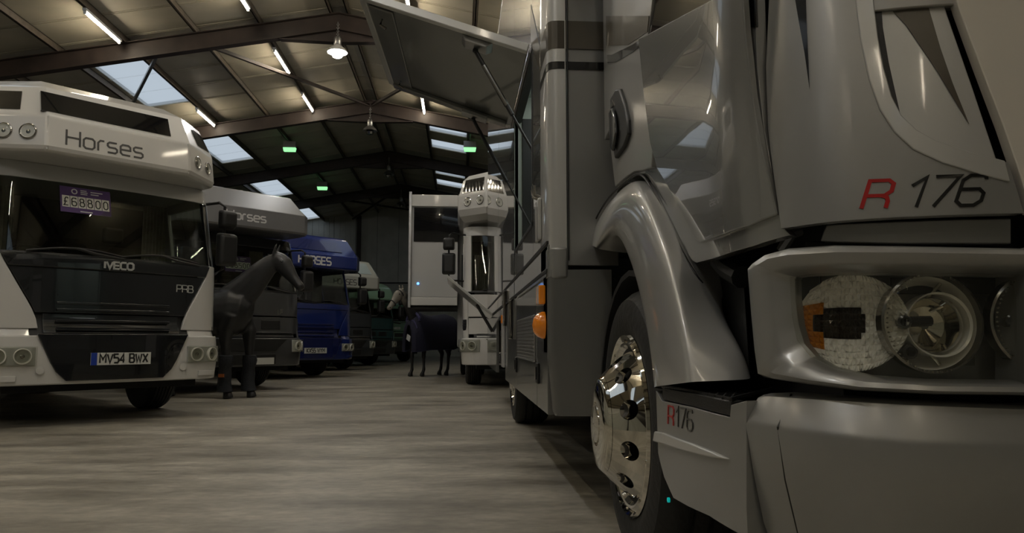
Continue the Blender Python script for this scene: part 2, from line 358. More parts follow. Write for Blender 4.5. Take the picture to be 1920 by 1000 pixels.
seg_member('wind_brace', brown_steel, (.2, 14.8, rz(.2)), (-2.4, 20.1, rz(-2.4)), .07, .07)
seg_member('wind_brace', brown_steel, (-5.2, 31.3, rz(-5.2)), (-2.5, 36.5, rz(-2.5)), .07, .07)
seg_member('wind_brace', brown_steel, (-2.5, 31.3, rz(-2.5)), (-5.2, 36.5, rz(-5.2)), .07, .07)

# walls
def wall(name, p0, p1, gable):
    root = bpy.data.objects.new(name, None); COL.objects.link(root); root['kind'] = 'structure'
    L = (Vector(p1) - Vector(p0)).length; d = (Vector(p1) - Vector(p0)).normalized(); n = Vector((-d.y, d.x, 0))
    q = lambda s, z, o: tuple(Vector(p0) + d * s + n * o + Vector((0, 0, z)))
    ZD = 3.55
    MB().hexa([q(0, 0, 0), q(L, 0, 0), q(L, 0, -.2), q(0, 0, -.2), q(0, ZD, 0), q(L, ZD, 0), q(L, ZD, -.2), q(0, ZD, -.2)]).build('dado_wall', block_m, root, smooth=False)
    MB().hexa([q(0, ZD, .02), q(L, ZD, .02), q(L, ZD, -.1), q(0, ZD, -.1), q(0, ZD + .06, .02), q(L, ZD + .06, .02), q(L, ZD + .06, -.1), q(0, ZD + .06, -.1)]).build('drip_trim', black_dull, root, smooth=False)
    zt = [(Vector(p0) + d * t).x for t in (0, L / 2, L)]
    ys = [0, L] if not gable else [0, abs(XRIDGE - p0[0]), L]
    for sa, sb in zip(ys, ys[1:]):
        ha, hb = [(zroof((Vector(p0) + d * t).x) if gable else zroof(p0[0])) + .02 for t in (sa, sb)]
        MB().hexa([q(sa, ZD, -.08), q(sb, ZD, -.08), q(sb, ZD, -.14), q(sa, ZD, -.14), q(sa, ha, -.08), q(sb, hb, -.08), q(sb, hb, -.14), q(sa, ha, -.14)]).build('outer_skin', black_dull, root, smooth=False)
    n_ = int(L / 1.0); w = L / n_
    for i in range(n_):
        a, b = i * w + .008, (i + 1) * w - .008
        xa, xb = (Vector(p0) + d * a).x, (Vector(p0) + d * b).x
        za, zb = (zroof(xa), zroof(xb)) if gable else (zroof(p0[0]),) * 2
        z0 = ZD + .06; mb = MB()
        mb.hexa([q(a, z0, 0), q(b, z0, 0), q(b, z0, -.06), q(a, z0, -.06), q(a, za, 0), q(b, zb, 0), q(b, zb, -.06), q(a, za, -.06)])
        for t in (.25, .5, .75):
            s = a + (b - a) * t; zz = za + (zb - za) * t - .02
            mb.hexa([q(s - .03, z0, .015), q(s + .03, z0, .015), q(s + .03, z0, 0), q(s - .03, z0, 0), q(s - .03, zz, .015), q(s + .03, zz, .015), q(s + .03, zz, 0), q(s - .03, zz, 0)])
        mb.build('cladding_sheet', clad_m, root, smooth=False)
    return root, q
wb, qb = wall('wall_back', (XRW, Y1, 0), (XL, Y1, 0), True)
for x in (-4.9, -9.0, 1.0, 5.0):
    z = zroof(x) - .2
    MB().box((x - .1, Y1 - .24, 0), (x + .1, Y1 - .22, z)).box((x - .1, Y1 - .02, 0), (x + .1, Y1, z)).box((x - .01, Y1 - .22, 0), (x + .01, Y1 - .02, z)).build('gable_post', brown_steel, wb, smooth=False)
wf, _ = wall('wall_front', (XL, Y0, 0), (XRW, Y0, 0), True)
wl, _ = wall('wall_left', (XL, Y1, 0), (XL, Y0, 0), False)
wr, _ = wall('wall_right', (XRW, Y0, 0), (XRW, Y1, 0), False)
for y in FRAMES:
    for r, x, s in ((wl, XL, 1), (wr, XRW, -1)):
        z = zroof(x) - .2
        MB().box((x + s * .02, y - .09, 0), (x + s * .036, y + .09, z)).box((x + s * .38, y - .09, 0), (x + s * .396, y + .09, z)).box((x + s * .036, y - .006, 0), (x + s * .38, y + .006, z)).build('column', brown_steel, r, smooth=False)

# tube lights
def tube_light(x, ya, yb, label, grp):
    z = zroof(x) - .17
    r = thing('tube_light', label, 'light', (x, (ya + yb) / 2, z), 0, grp)
    L = (yb - ya) / 2
    MB().box((-.035, -L, -.05), (.035, L, 0)).build('batten', white_panel, r, smooth=False)
    MB().tube([(0, -L + .02, -.075), (0, L - .02, -.075)], .019, 10).build('tube', tube_m, r)
    for e in (-1, 1): MB().box((-.02, e * (L - .03) - .015, -.1), (.02, e * (L - .03) + .015, -.05)).build('end_cap', white_panel, r, smooth=False)
g = 'fluorescent tube lights along the purlins'
tube_light(-6.60, 13.1, 14.5, 'lit tube light at top left above the white lorry, before the first rafter', g)
tube_light(-6.60, 18.75, 20.15, 'lit tube light just right of the white lorry roof, beside the rooflight', g)
tube_light(-4.01, 12.5, 13.9, 'lit tube light cut by the top edge of the picture, left of the glowing lamp', g)
tube_light(-4.01, 15.84, 17.3, 'lit tube light left of the glowing lamp, between first and second rafter, nearer one', g)
tube_light(-4.01, 18.75, 20.15, 'lit tube light crossing under the brace, just before the second rafter', g)
tube_light(-.99, 12.9, 14.35, 'lit tube light at the top edge above the raised flap', g)
tube_light(-.99, 18.8, 20.2, 'lit tube light just below the raised flap, right of the ridge', g)
for x in (-6.60, -4.01, -.99, 1.55, 4.1):
    for y in (2.2, 5.6, 9.0):
        tube_light(x, y - .73, y + .73, 'lit tube light on the purlins out of view behind and above the camera', g)
for x in (-4.01, -.99, 1.55):
    for y in (-8.6, -5.0, -1.3): tube_light(x, y - .73, y + .73, 'lit tube light on the purlins far behind the camera', g)
for y in (12.9, 18.8): tube_light(1.55, y, y + 1.45, 'lit tube light hidden above the near silver lorry', g)

# pendant lamps under the ridge
def pendant(y, zl, lit, label):
    zt = zroof(XRIDGE) - .75
    r = thing('pendant_lamp', label, 'lamp', (XRIDGE, y - .12, zl), 0, 'pendant lamps under the ridge')
    mb = MB()
    n = 9; L = zt + .35 - zl - .3
    for i in range(n):
        zc = .3 + L * (i + .5) / n
        pts = [(.022 * math.cos(t) * (i % 2), .022 * math.cos(t) * (1 - i % 2), zc + L / n * .62 * math.sin(t)) for t in [2 * math.pi * k / 8 for k in range(9)]]
        mb.tube(pts, .006, 5)
    mb.build('chain', steel, r)
    MB().lathe([(.05, .3), (.07, .27), (.075, .14), (.05, .1), (.05, .09)], (0, 0, 0), (0, 0, 1), 14).build('ballast_box', steel, r)
    MB().lathe([(.06, .12), (.16, .04), (.2, -.03), (.19, -.03), (.15, .03), (.05, .1)], (0, 0, 0), (0, 0, 1), 20, caps=False).build('reflector', steel if not lit else white_panel, r)
    MB().lathe([(.004, .07), (.06, .05), (.10, 0), (.115, -.06), (.085, -.12), (.004, -.145)], (0, 0, 0), (0, 0, 1), 18).build('globe', lamp_white if lit else chrome_dim, r)
pendant(14.7, 6.5, True, 'glowing white pendant lamp hanging on a chain at the first rafter apex')
pendant(20.2, 6.47, False, 'unlit pendant lamp hanging at the second rafter apex')
pendant(25.7, 6.5, False, 'unlit pendant lamp hanging at the third rafter apex')
pendant(31.2, 6.45, False, 'small unlit pendant lamp hanging at the farthest visible apex')
for y in (9.2, 3.7, -1.8): pendant(y, 6.5, True, 'glowing pendant lamp above and behind the camera')

# green emergency fittings
for (x, y), lab in (((-5.2, 22.8), 'green glowing emergency light on the left slope, nearer one'), ((-5.25, 28.6), 'green glowing emergency light on the left slope, farther one'), ((.3, 22.4), 'green glowing emergency light on the right slope by the rooflight strips')):
    z = zroof(x) - .17
    r = thing('emergency_light', lab, 'light', (x, y, z), 0, 'green emergency lights')
    MB().box((-.19, -.07, -.2), (.19, .07, 0)).build('fitting', white_panel, r, smooth=False, bevel=.01)
    MB().hexa([(-.17, -.06, -.31), (.17, -.06, -.31), (.17, .06, -.31), (-.17, .06, -.31), (-.19, -.07, -.2), (.19, -.07, -.2), (.19, .07, -.2), (-.19, .07, -.2)]).build('lens', green_glow, r, smooth=False)

# ------------------------------------------------------------------ wheels
def wheel(parent, u, v, r, wdt, side, rim_m=steel, name='wheel', dual=False):
    """axle along x; side = -1 or +1 is the outer side"""
    k = r / .40; rr_ = .255 * k
    prof = [(rr_, 0), (rr_ + .02, -.01), (r * .80, -.018), (r * .95, -.005), (r, .03)]
    n = 5
    for i in range(n):
        a = .03 + (wdt - .06) * (i + .15) / n; b = .03 + (wdt - .06) * (i + .85) / n
        prof += [(r - .012, a - .004), (r, a), (r, b), (r - .012, b + .004)]
    prof += [(r, wdt - .03), (r * .95, wdt + .005), (r * .80, wdt + .015), (rr_, wdt)]
    o = MB().lathe(prof, (u, v, r), (-side, 0, 0), 40).build(name, rubber, parent)
    MB().lathe([(rr_ + .008, -.012), (rr_ - .005, -.015), (rr_ - .012, .03), (rr_ * .86, .06), (rr_ * .80, .05), (rr_ * .5, .02), (rr_ * .46, -.01), (rr_ * .34, -.02), (.004, -.022)], (u, v, r), (-side, 0, 0), 32, caps=False).build('rim', rim_m, o)
    mb = MB()
    for i in range(8):
        t = 2 * math.pi * i / 8; c = (u, v + rr_ * .62 * math.cos(t), r + rr_ * .62 * math.sin(t))
        mb.lathe([(.016, .03), (.016, -.012), (.002, -.02)], c, (-side, 0, 0), 6)
    mb.build('wheel_nuts', chrome_dim, o)
    if dual: MB().lathe([(p[0], p[1] + wdt + .03) for p in prof], (u, v, r), (-side, 0, 0), 40).build('inner_tyre', rubber, o)
    return o

# ------------------------------------------------------------------ a horsebox lorry of the row (local: x across the front, y backwards, z up)
class Front:
    def __init__(s, w, r, bow, prof): s.w, s.r, s.bow, s.prof = w, r, bow, prof
    def __call__(s, a, z, d=0.0):
        sg = -1 if a < 0 else 1; a = abs(a); wf = s.w - s.r; v0 = interp(s.prof, z)
        if a <= wf: u, v = a, s.bow * (a / wf) ** 2; n = Vector((2 * s.bow * a / wf ** 2, -1)).normalized()
        else:
            th = (a - wf) / s.r
            if th <= math.pi / 2: u, v, n = wf + s.r * math.sin(th), s.bow + s.r * (1 - math.cos(th)), Vector((math.sin(th), -math.cos(th)))
            else: u, v, n = s.w, s.bow + s.r + (a - wf - s.r * math.pi / 2), Vector((1, 0))
        return (sg * (u + n.x * d), v0 + v + n.y * d, z)
def fpanel(name, Q, a0, a1, z0, z1, d, th, m, parent, na=14, nz=4, bevel=.006):
    fa0 = a0 if callable(a0) else (lambda z: a0); fa1 = a1 if callable(a1) else (lambda z: a1)
    fd = d if callable(d) else (lambda a, z: d)
    mb = MB(); vs = []; N = (na + 1) * (nz + 1)
    for layer in (0, 1):
        for j in range(nz + 1):
            z = z0 + (z1 - z0) * j / nz
            for i in range(na + 1):
                a = fa0(z) + (fa1(z) - fa0(z)) * i / na; vs.append(Q(a, z, fd(a, z) - th * layer))
    idx = lambda l, j, i: l * N + j * (na + 1) + i; fs = []
    for j in range(nz):
        for i in range(na):
            fs.append((idx(0, j, i), idx(0, j, i + 1), idx(0, j + 1, i + 1), idx(0, j + 1, i)))
            fs.append((idx(1, j + 1, i), idx(1, j + 1, i + 1), idx(1, j, i + 1), idx(1, j, i)))
    for i in range(na):
        fs.append((idx(1, 0, i), idx(1, 0, i + 1), idx(0, 0, i + 1), idx(0, 0, i))); fs.append((idx(0, nz, i), idx(0, nz, i + 1), idx(1, nz, i + 1), idx(1, nz, i)))
    for j in range(nz):
        fs.append((idx(0, j, 0), idx(0, j + 1, 0), idx(1, j + 1, 0), idx(1, j, 0))); fs.append((idx(1, j, na), idx(1, j + 1, na), idx(0, j + 1, na), idx(0, j, na)))
    return mb.add(vs, fs).build(name, m, parent, bevel=bevel, ang=30)
def lens_lamp(Q, a, z, d, r, parent, name='lamp'):
    p = Vector(Q(a, z, d)); n = (Vector(Q(a, z, d + .1)) - p).normalized()
    o = MB().lathe([(r * 1.12, -.02), (r * 1.12, .012), (r, .014), (r * .93, 0), (r * .6, -.03), (.004, -.05)], p, n, 20).build(name, reflector_m, parent)
    MB().lathe([(r * .3, -.03), (r * .3, .0), (.003, .008)], p, n, 12).build('bulb', chrome_dim, o)
    MB().lathe([(r, .006), (r * .8, .016), (r * .4, .022), (.003, .024)], p, n, 20).build('lens', lens_glass, o)
    return o

def luton(root, lut, c):
    """c: levels [(z, inset)], half (half width), cut (corner cut in x), cutv (corner cut in y), back, front (y of the face)"""
    hw, cu, cv, y0, yb = c.get('half', 1.15), c.get('cut', .45), c.get('cutv', .42), c.get('front', -.12), c.get('back', 2.3); xo = c.get('xo', 0.0)
    def ring(z, e): return [(x + xo, y, z) for x, y in ((-hw + e * .55, yb), (-hw + e * .55, y0 + cv + e * .8), (-hw + cu + e * .15, y0 + e), (hw - cu - e * .15, y0 + e), (hw - e * .55, y0 + cv + e * .8), (hw - e * .55, yb))]
    lv = c['levels']; rs = [ring(z, e) for z, e in lv]
    o = MB().rings(rs).build('luton', lut, root, bevel=c.get('bev', .02), ang=25)
    def pt(i, s, z, d=.0):           # point on facet i (0..4) at fraction s, height z, pushed out by d
        e = interp(lv, z); r = ring(z, e); a, b = Vector(r[i]), Vector(r[i + 1]); e2 = interp(lv, z + .02); r2 = Vector(ring(z + .02, e2)[i])
        n = (b - a).cross(r2 - a).normalized()
        if n.y > 0 and i == 2: n = -n
        if i != 2 and (n.dot(Vector((0, -1, 0))) + (n.x if i > 2 else -n.x)) < 0: n = -n
        return tuple(a + (b - a) * s + n * d)
    for (i, s0, s1, z0, z1, *k) in c.get('windows', []):
        k0_, k1_ = (k + [0, 0])[:2]      # shear of the two ends
        mb = MB(); ns = 6
        mb.rings([[pt(i, s0 + (s1 - s0) * t / ns + (k0_ + (k1_ - k0_) * t / ns) * 1.0, z1, .006), pt(i, s0 + (s1 - s0) * t / ns, z0, .006), pt(i, s0 + (s1 - s0) * t / ns, z0, -.02), pt(i, s0 + (s1 - s0) * t / ns + (k0_ + (k1_ - k0_) * t / ns), z1, -.02)] for t in range(ns + 1)])
        mb.build('luton_window', c.get('winmat', glass_black), o, smooth=False)
    for (i, s, z, r) in c.get('lamps', []):
        p = Vector(pt(i, s, z, .0)); n = (Vector(pt(i, s, z, .1)) - p).normalized()
        l = MB().lathe([(r * 1.15, -.01), (r * 1.15, .01), (r, .012), (r * .9, 0), (.003, -.03)], p, n, 18).build('luton_lamp', reflector_m, o)
        MB().lathe([(r, .004), (r * .6, .014), (.003, .018)], p, n, 16).build('lens', lens_glass, l)
        MB().lathe([(r * 1.0, .012), (r * 1.08, .016), (r * 1.2, .012), (r * 1.22, .0)], p, n, 24, caps=False).build('bezel', chrome_dim, l)
        MB().lathe([(r * .36, -.02), (r * .36, .0), (.003, .003)], p, n, 12).build('bulb', chrome_dim, l)
    for (i, s0, s1, z0, z1) in c.get('ribs', []):
        MB().rings([[pt(i, s, z, .004), pt(i, s, z, -.02), pt(i, s + .008, z, -.02), pt(i, s + .008, z, .004)] for s, z in ((s0, z0), (s1, z1))]).build('luton_seam', c.get('seammat', white_panel), o, smooth=False)
    if 'text' in c:
        st, h, sk, s, z, tm, w, gap = c['text']; wd = 2 * (hw - cu)
        text(MB(), st, h, sk, lambda x, y, d: pt(2, s + x / wd, z + y, d), -.004, .004, gap, 0, w).build('lettering', tm, o, smooth=False)
    return o

def card(root, org, u, z, price, v=.0, lean=.0, w=.44, h=.25):
    f = lambda x, y, d: (u + x, v + (y + h / 2) * lean - d, z + y)
    o = MB().prism([(-w / 2, -h / 2), (w / 2, -h / 2), (w / 2, h / 2), (-w / 2, h / 2)], f, .002, -.002).build('price_card', purple, root, smooth=False)
    n = len(price); cw = w * .94 / n
    for i, ch in enumerate(price):
        x0 = -w * .47 + i * cw
        t = MB().prism([(x0 + .003, -h * .30), (x0 + cw - .003, -h * .30), (x0 + cw - .003, h * .14), (x0 + .003, h * .14)], f, .005, .002).build('number_tile', plate_white, o, smooth=False)
        text(MB(), ch, h * .30, .010, lambda x, y, d: f(x0 + cw / 2 + x, -h * .235 + y, d), .0062, .005, wide=.8).build('numeral', ink, t, smooth=False)
    mb = MB(); pts = [(-w * .22 + .022 * math.cos(t), h * .33 + .022 * math.sin(t)) for t in [2 * math.pi * k / 14 for k in range(15)]]; pts[-1] = pts[0]
    mb.ribbon(pts, .010, f, .004, .002)
    for yy, x0, x1 in ((.40, -.10, .02), (.33, -.10, .04), (.26, -.10, .03), (.38, .10, .34), (.29, .10, .26), (-.43, -.12, .12)):
        MB().ribbon([(x0 * w, yy * h), (x1 * w, yy * h)], .009, f, .004, .002).build('print_line', text_white, o, smooth=False)
    mb.build('card_logo', text_white, o, smooth=False)

def plate(root, Q, a, z, reg, d=.05, w=.52, h=.111, euro=True):
    f = lambda x, y, dd: Q(a + x, z + y, d + dd)
    o = fpanel('number_plate', Q, a - w / 2, a + w / 2, z - h / 2, z + h / 2, d, .012, plate_white, root, 4, 1, 0)
    if euro: fpanel('blue_band', Q, a - w / 2, a - w / 2 + .05, z - h / 2, z + h / 2, d + .0015, .001, plate_blue, o, 1, 1, 0)
    text(MB(), reg, h * .70, .0150, lambda x, y, dd: f(x + .022 * euro, y - h * .33, dd), .0015, .0, .17, 0, .78).build('registration', ink, o, smooth=False)

def lorry(label, org, ang, c, scale=1.0, group='horseboxes parked in the slanted row'):
    root = thing('horsebox_lorry', label, 'lorry', (org[0], org[1], 0), math.radians(ang), group, scale=scale)
    w = c.get('w', 1.06); Q = Front(w, .26, .05, c.get('prof', [(.3, -.05), (.84, -.05), (.86, 0), (1.5, .02), (2.3, .26), (2.45, .32)]))
    cab, bum, bon = c['cab'], c['bumper'], c['bonnet']; style = c.get('style', 'E'); wf = w - .26; amax = wf + .41 + 1.55
    zw0, zw1 = c.get('zw', (1.52, 2.22))
    # bumper
    bp = fpanel('bumper', Q, -1.42, 1.42, .37, .80, lambda a, z: .05 - .02 * abs(z - .6) / .2, .09, bum, root, 30, 5, .012)
    if style == 'E':
        fpanel('bumper_insert', Q, lambda z: -interp([(.40, .42), (.5, .52), (.82, .66)], z), lambda z: interp([(.40, .42), (.5, .52), (.82, .66)], z), .40, .815, .062, .03, c.get('insert', black_gloss), bp, 16, 5)
        for s in (-1, 1):
            a0, a1 = (.66, 1.02) if s > 0 else (-1.02, -.66)
            h = fpanel('headlamp', Q, a0, a1, .54, .70, .062, .05, pale_grp, root, 6, 2)
            for q in (.755, .915): lens_lamp(Q, s * q, .62, .066, .062, h)
            fpanel('lamp_cover', Q, a0 - .01, a1 + .01, .535, .705, .085, .004, lens_glass, h, 6, 1, 0)
            p = Vector(Q(s * .62, .50, .05)); n = Vector((0, -1, 0)); MB().lathe([(.035, 0), (.035, .006), (.004, .008)], p, n, 14).build('tow_eye_cover', bum, bp)
            fpanel('bumper_step', Q, s * .88 - .09, s * .88 + .09, .405, .455, .052, .02, c.get('trim', bum), bp, 3, 1, .004)
    else:
        fpanel('bumper_intake', Q, lambda z: -interp([(.60, .50), (.80, .72)], z), lambda z: interp([(.60, .50), (.80, .72)], z), .60, .785, .056, .03, black_plastic, bp, 14, 3)
        fpanel('lower_intake', Q, -.5, .5, .40, .55, .056, .03, black_plastic, bp, 12, 2)
        for s in (-1, 1):
            a0, a1 = (.80, 1.22) if s > 0 else (-1.22, -.80)
            h = fpanel('headlamp', Q, a0, a1, .58, .77, .058, .05, pale_grp, root, 6, 2)
            for q in (.91, 1.07): lens_lamp(Q, s * q, .675, .062, .066, h)
            fpanel('lamp_cover', Q, a0 - .005, a1 + .005, .575, .775, .088, .004, lens_glass, h, 6, 1, 0)
    if 'plate' in c: plate(root, Q, c.get('pa', 0.0), c.get('pz', .58), c['plate'], .085 if style == 'E' else .075, euro=c.get('euro', True))
    # grille and bonnet
    fpanel('grille_backing', Q, -.92, .92, .80, 1.08, -.03, .03, black_plastic, root, 12, 2)
    if style == 'E':
        be = lambda z: interp([(.90, .62), (1.05, .68), (1.3, .82), (1.52, .93)], z)
        fpanel('bonnet', Q, lambda z: -be(z), be, 1.0, 1.40, .012, .03, bon, root, 22, 6)

        lip = fpanel('scuttle_panel', Q, lambda z: -be(z), be, 1.405, 1.52, .03, .04, bon, root, 22, 3)
        for z in (.86, .93, 1.03, 1.09): fpanel('grille_slat', Q, -.50, .50, z - .012, z + .012, .03, .04, c.get('slat', black_gloss), root, 12, 1, .005)
        fpanel('lower_grille_panel', Q, -.60, .60, .82, .995, .0, .02, c.get('slat', black_gloss), root, 12, 2)
        for s in (-1, 1):
            e0 = (lambda z: be(z) + .012) if s > 0 else (lambda z: -1.52); e1 = (lambda z: 1.52) if s > 0 else (lambda z: -be(z) - .012)
            fpanel('corner_panel', Q, e0, e1, .86, 1.53, .02, .03, cab, root, 12, 8)
            fpanel('corner_base', Q, .70 if s > 0 else -1.42, 1.42 if s > 0 else -.70, .79, .87, .0, .03, cab, root, 8, 1)
            v = fpanel('corner_vent', Q, s * 1.22 - .10, s * 1.22 + .10, .95, 1.33, .028, .02, c.get('vent', black_gloss), root, 4, 3)
            for z in (1.02, 1.09, 1.16, 1.23): fpanel('vent_slat', Q, s * 1.22 - .07, s * 1.22 + .07, z - .01, z + .01, .036, .01, black_plastic, v, 3, 1, 0)
    else:
        fpanel('bonnet', Q, -1.0, 1.0, 1.14, 1.50, .015, .03, bon, root, 22, 4)
        fpanel('grille_panel', Q, -1.0, 1.0, .86, 1.12, .005, .03, bon, root, 22, 3)
        for s in (-1, 0, 1): fpanel('grille_slot', Q, s * .46 - .17, s * .46 + .17, .93, 1.07, .012, .02, black_plastic, root, 5, 1)
        for z in (.82, .88): fpanel('grille_slat', Q, -.85, .85, z - .012, z + .012, .02, .04, c.get('slat', bon), root, 12, 1, .005)
        for s in (-1, 1):
            fpanel('corner_panel', Q, 1.01 if s > 0 else -1.52, 1.52 if s > 0 else -1.01, .80, 1.53, .012, .03, cab, root, 8, 4)
            v = fpanel('corner_vent', Q, s * 1.1 - .06, s * 1.1 + .06, .92, 1.10, .02, .02, black_plastic, root, 3, 2)
            for z in (.96, 1.0, 1.05): fpanel('vent_slat', Q, s * 1.1 - .05, s * 1.1 + .05, z - .008, z + .008, .028, .01, graphite, v, 2, 1, 0)
    # windscreen, pillars, header
    fpanel('windscreen', Q, -.95, .95, zw0, zw1, .004, .006, glass_dark, root, 20, 6, 0)
    fpanel('screen_seal', Q, -.97, .97, zw0 - .015, zw0 + .015, .008, .03, black_plastic, root, 18, 1, 0)
    fpanel('header_panel', Q, -1.3, 1.3, zw1, zw1 + .16, .012, .05, c.get('header', cab), root, 22, 2)
    for s in (-1, 1):
        fpanel('windscreen_pillar', Q, .945 if s > 0 else -1.14, 1.14 if s > 0 else -.945, zw0, zw1, .014, .04, c.get('pillar', cab), root, 5, 4)
        fpanel('side_window', Q, 1.16 if s > 0 else -2.0, 2.0 if s > 0 else -1.16, zw0, zw1, .0, .006, glass_dark, root, 5, 2, 0)
        fpanel('rear_pillar', Q, 2.0 if s > 0 else -amax, amax if s > 0 else -2.0, zw0, zw1 + .16, .01, .04, cab, root, 3, 2)
        fpanel('window_rail', Q, 1.3 if s > 0 else -2.0, 2.0 if s > 0 else -1.3, zw1, zw1 + .16, .01, .04, cab, root, 4, 1)
        fpanel('cab_door', Q, 1.53 if s > 0 else -amax, amax if s > 0 else -1.53, 1.0, zw0, .012, .04, cab, root, 6, 4)
    MB().box((-w + .03, .75, zw1 + .1), (w - .03, 2.05, zw1 + .16)).build('cab_roof', cab, root, smooth=False, bevel=.01)
    # cab interior
    MB().box((-w + .05, 1.85, .9), (w - .05, 1.9, zw1 + .1)).build('cab_back', interior_m, root, smooth=False)
    MB().box((-w + .05, .12, .86), (w - .05, 1.85, .9)).build('cab_floor', interior_m, root, smooth=False)
    MB().hexa([(-.9, .2, 1.2), (.9, .2, 1.2), (.9, .62, 1.25), (-.9, .62, 1.25), (-.88, .22, 1.5), (.88, .22, 1.5), (.88, .55, 1.58), (-.88, .55, 1.58)]).build('dashboard', interior_m, root, bevel=.03)
    for u in (-.55, .1, .55):
        st = MB().box((u - .2, 1.0, .95), (u + .2, 1.5, 1.22)).build('seat', seat_m, root, bevel=.05)
        MB().hexa([(u - .2, 1.42, 1.22), (u + .2, 1.42, 1.22), (u + .2, 1.56, 1.22), (u - .2, 1.56, 1.22), (u - .17, 1.56, 1.82), (u + .17, 1.56, 1.82), (u + .17, 1.66, 1.82), (u - .17, 1.66, 1.82)]).build('backrest', seat_m, st, bevel=.04)
        MB().box((u - .11, 1.58, 1.86), (u + .11, 1.67, 2.04)).build('headrest', seat_m, st, bevel=.03)
    cx, cy2, cz = -.52, .66, 1.56; ax = Vector((0, -.55, .83)).normalized(); a_ = Vector((1, 0, 0)); b_ = ax.cross(a_)
    ring = [Vector((cx, cy2, cz)) + (a_ * math.cos(t) + b_ * math.sin(t)) * .2 for t in [2 * math.pi * k / 20 for k in range(21)]]
    sw = MB().tube(ring, .014, 6).build('steering_wheel', black_plastic, root)
    MB().tube([(cx, cy2, cz), (cx, cy2 - .2, cz - .3)], .03, 8).build('steering_column', black_plastic, sw)
    for s in (-1, 1):
        fold = [(s * (.62 + .018 * k), 1.0 + .03 * (k % 2)) for k in range(15)]; fold += [(x, y + .012) for x, y in reversed(fold)]
        MB().rings([[(x, y, z) for x, y in fold] for z in (1.45, 2.25)]).build('curtain', curtain_m, root, smooth=False)
    # wipers
    for u0, u1 in ((-.75, .05), (.02, .80)):
        n = 8; mb = MB(); mb.tube([Q(u0 + (u1 - u0) * t / n, zw0 + .02 + .05 * math.sin(math.pi * t / n) , .03) for t in range(n + 1)], .010, 6)
        mb.tube([Q(u1, zw0 - .0, .03), Q(u1 - .25, zw0 + .03, .045), Q((u0 + u1) / 2, zw0 + .07, .035)], .013, 6).build('wiper', black_plastic, root)
    # mirrors
    for s in c.get('mirrors', (-1, 1)):
        zt = zw1 + .02; x0 = s * (w - .02); mo = c.get('mo', .27)
        mr = MB().tube([(x0, .42, zt), (x0 + s * (mo - .05), .22, zt), (x0 + s * mo, .20, zt - .04), (x0 + s * mo, .20, zt - .72), (x0 + s * (mo - .07), .24, zt - .78), (x0, .38, zt - .78)], .016, 8).build('mirror_arm', black_plastic, root)
        for za, zb, ww in ((zt - .30, zt - .08, .10), (zt - .70, zt - .33, .115)):
            MB().hexa([(x0 + s * mo - ww, .17, za), (x0 + s * mo + ww, .17, za), (x0 + s * mo + ww * .8, .06, za + .03), (x0 + s * mo - ww * .8, .06, za + .03), (x0 + s * mo - ww, .17, zb), (x0 + s * mo + ww, .17, zb), (x0 + s * mo + ww * .8, .06, zb - .03), (x0 + s * mo - ww * .8, .06, zb - .03)]).build('mirror_head', black_plastic, mr, bevel=.03)
    # luton, body, chassis, wheels
    luton(root, c['luton'], c['lut'])
    zb_ = c['lut']['levels'][-1][0]
    bt = c.get('body_top', zb_ - .03); hw = c['lut'].get('half', 1.15)
    MB().box((-hw, 2.12, .62), (hw, c.get('len', 6.6), bt)).build('horse_body', c['body'], root, smooth=False, bevel=.05)
    MB().box((-.45, .35, .42), (.45, c.get('len', 6.6) - .4, .74)).build('chassis', black_dull, root, smooth=False)
    MB().box((-.95, 1.72, .40), (.95, 2.1, .85)).build('mudguard', black_dull, root, smooth=False)
    MB().box((-.85, .12, .30), (.85, .60, .86)).build('front_crossmember', black_dull, root, smooth=False)
    MB().box((-.9, 1.2, .38), (.9, 1.3, .46)).build('front_axle', black_dull, root, smooth=False)
    for s in (-1, 1):
        wheel(root, s * 1.0, 1.25, .41, .24, s); wheel(root, s * 1.08, 5.1, .41, .24, s, dual=True)
        n = 10; mb = MB(); mb.rings([[(s * x, 1.25 - math.cos(math.pi * k / n) * rr2, .41 + math.sin(math.pi * k / n) * rr2) for x, rr2 in ((.70, .50), (1.05, .50), (1.05, .53), (.70, .53))] for k in range(n + 1)])
        mb.build('wheel_arch', black_plastic, root)
    for extra in c.get('extras', []): extra(root, Q)
    return root

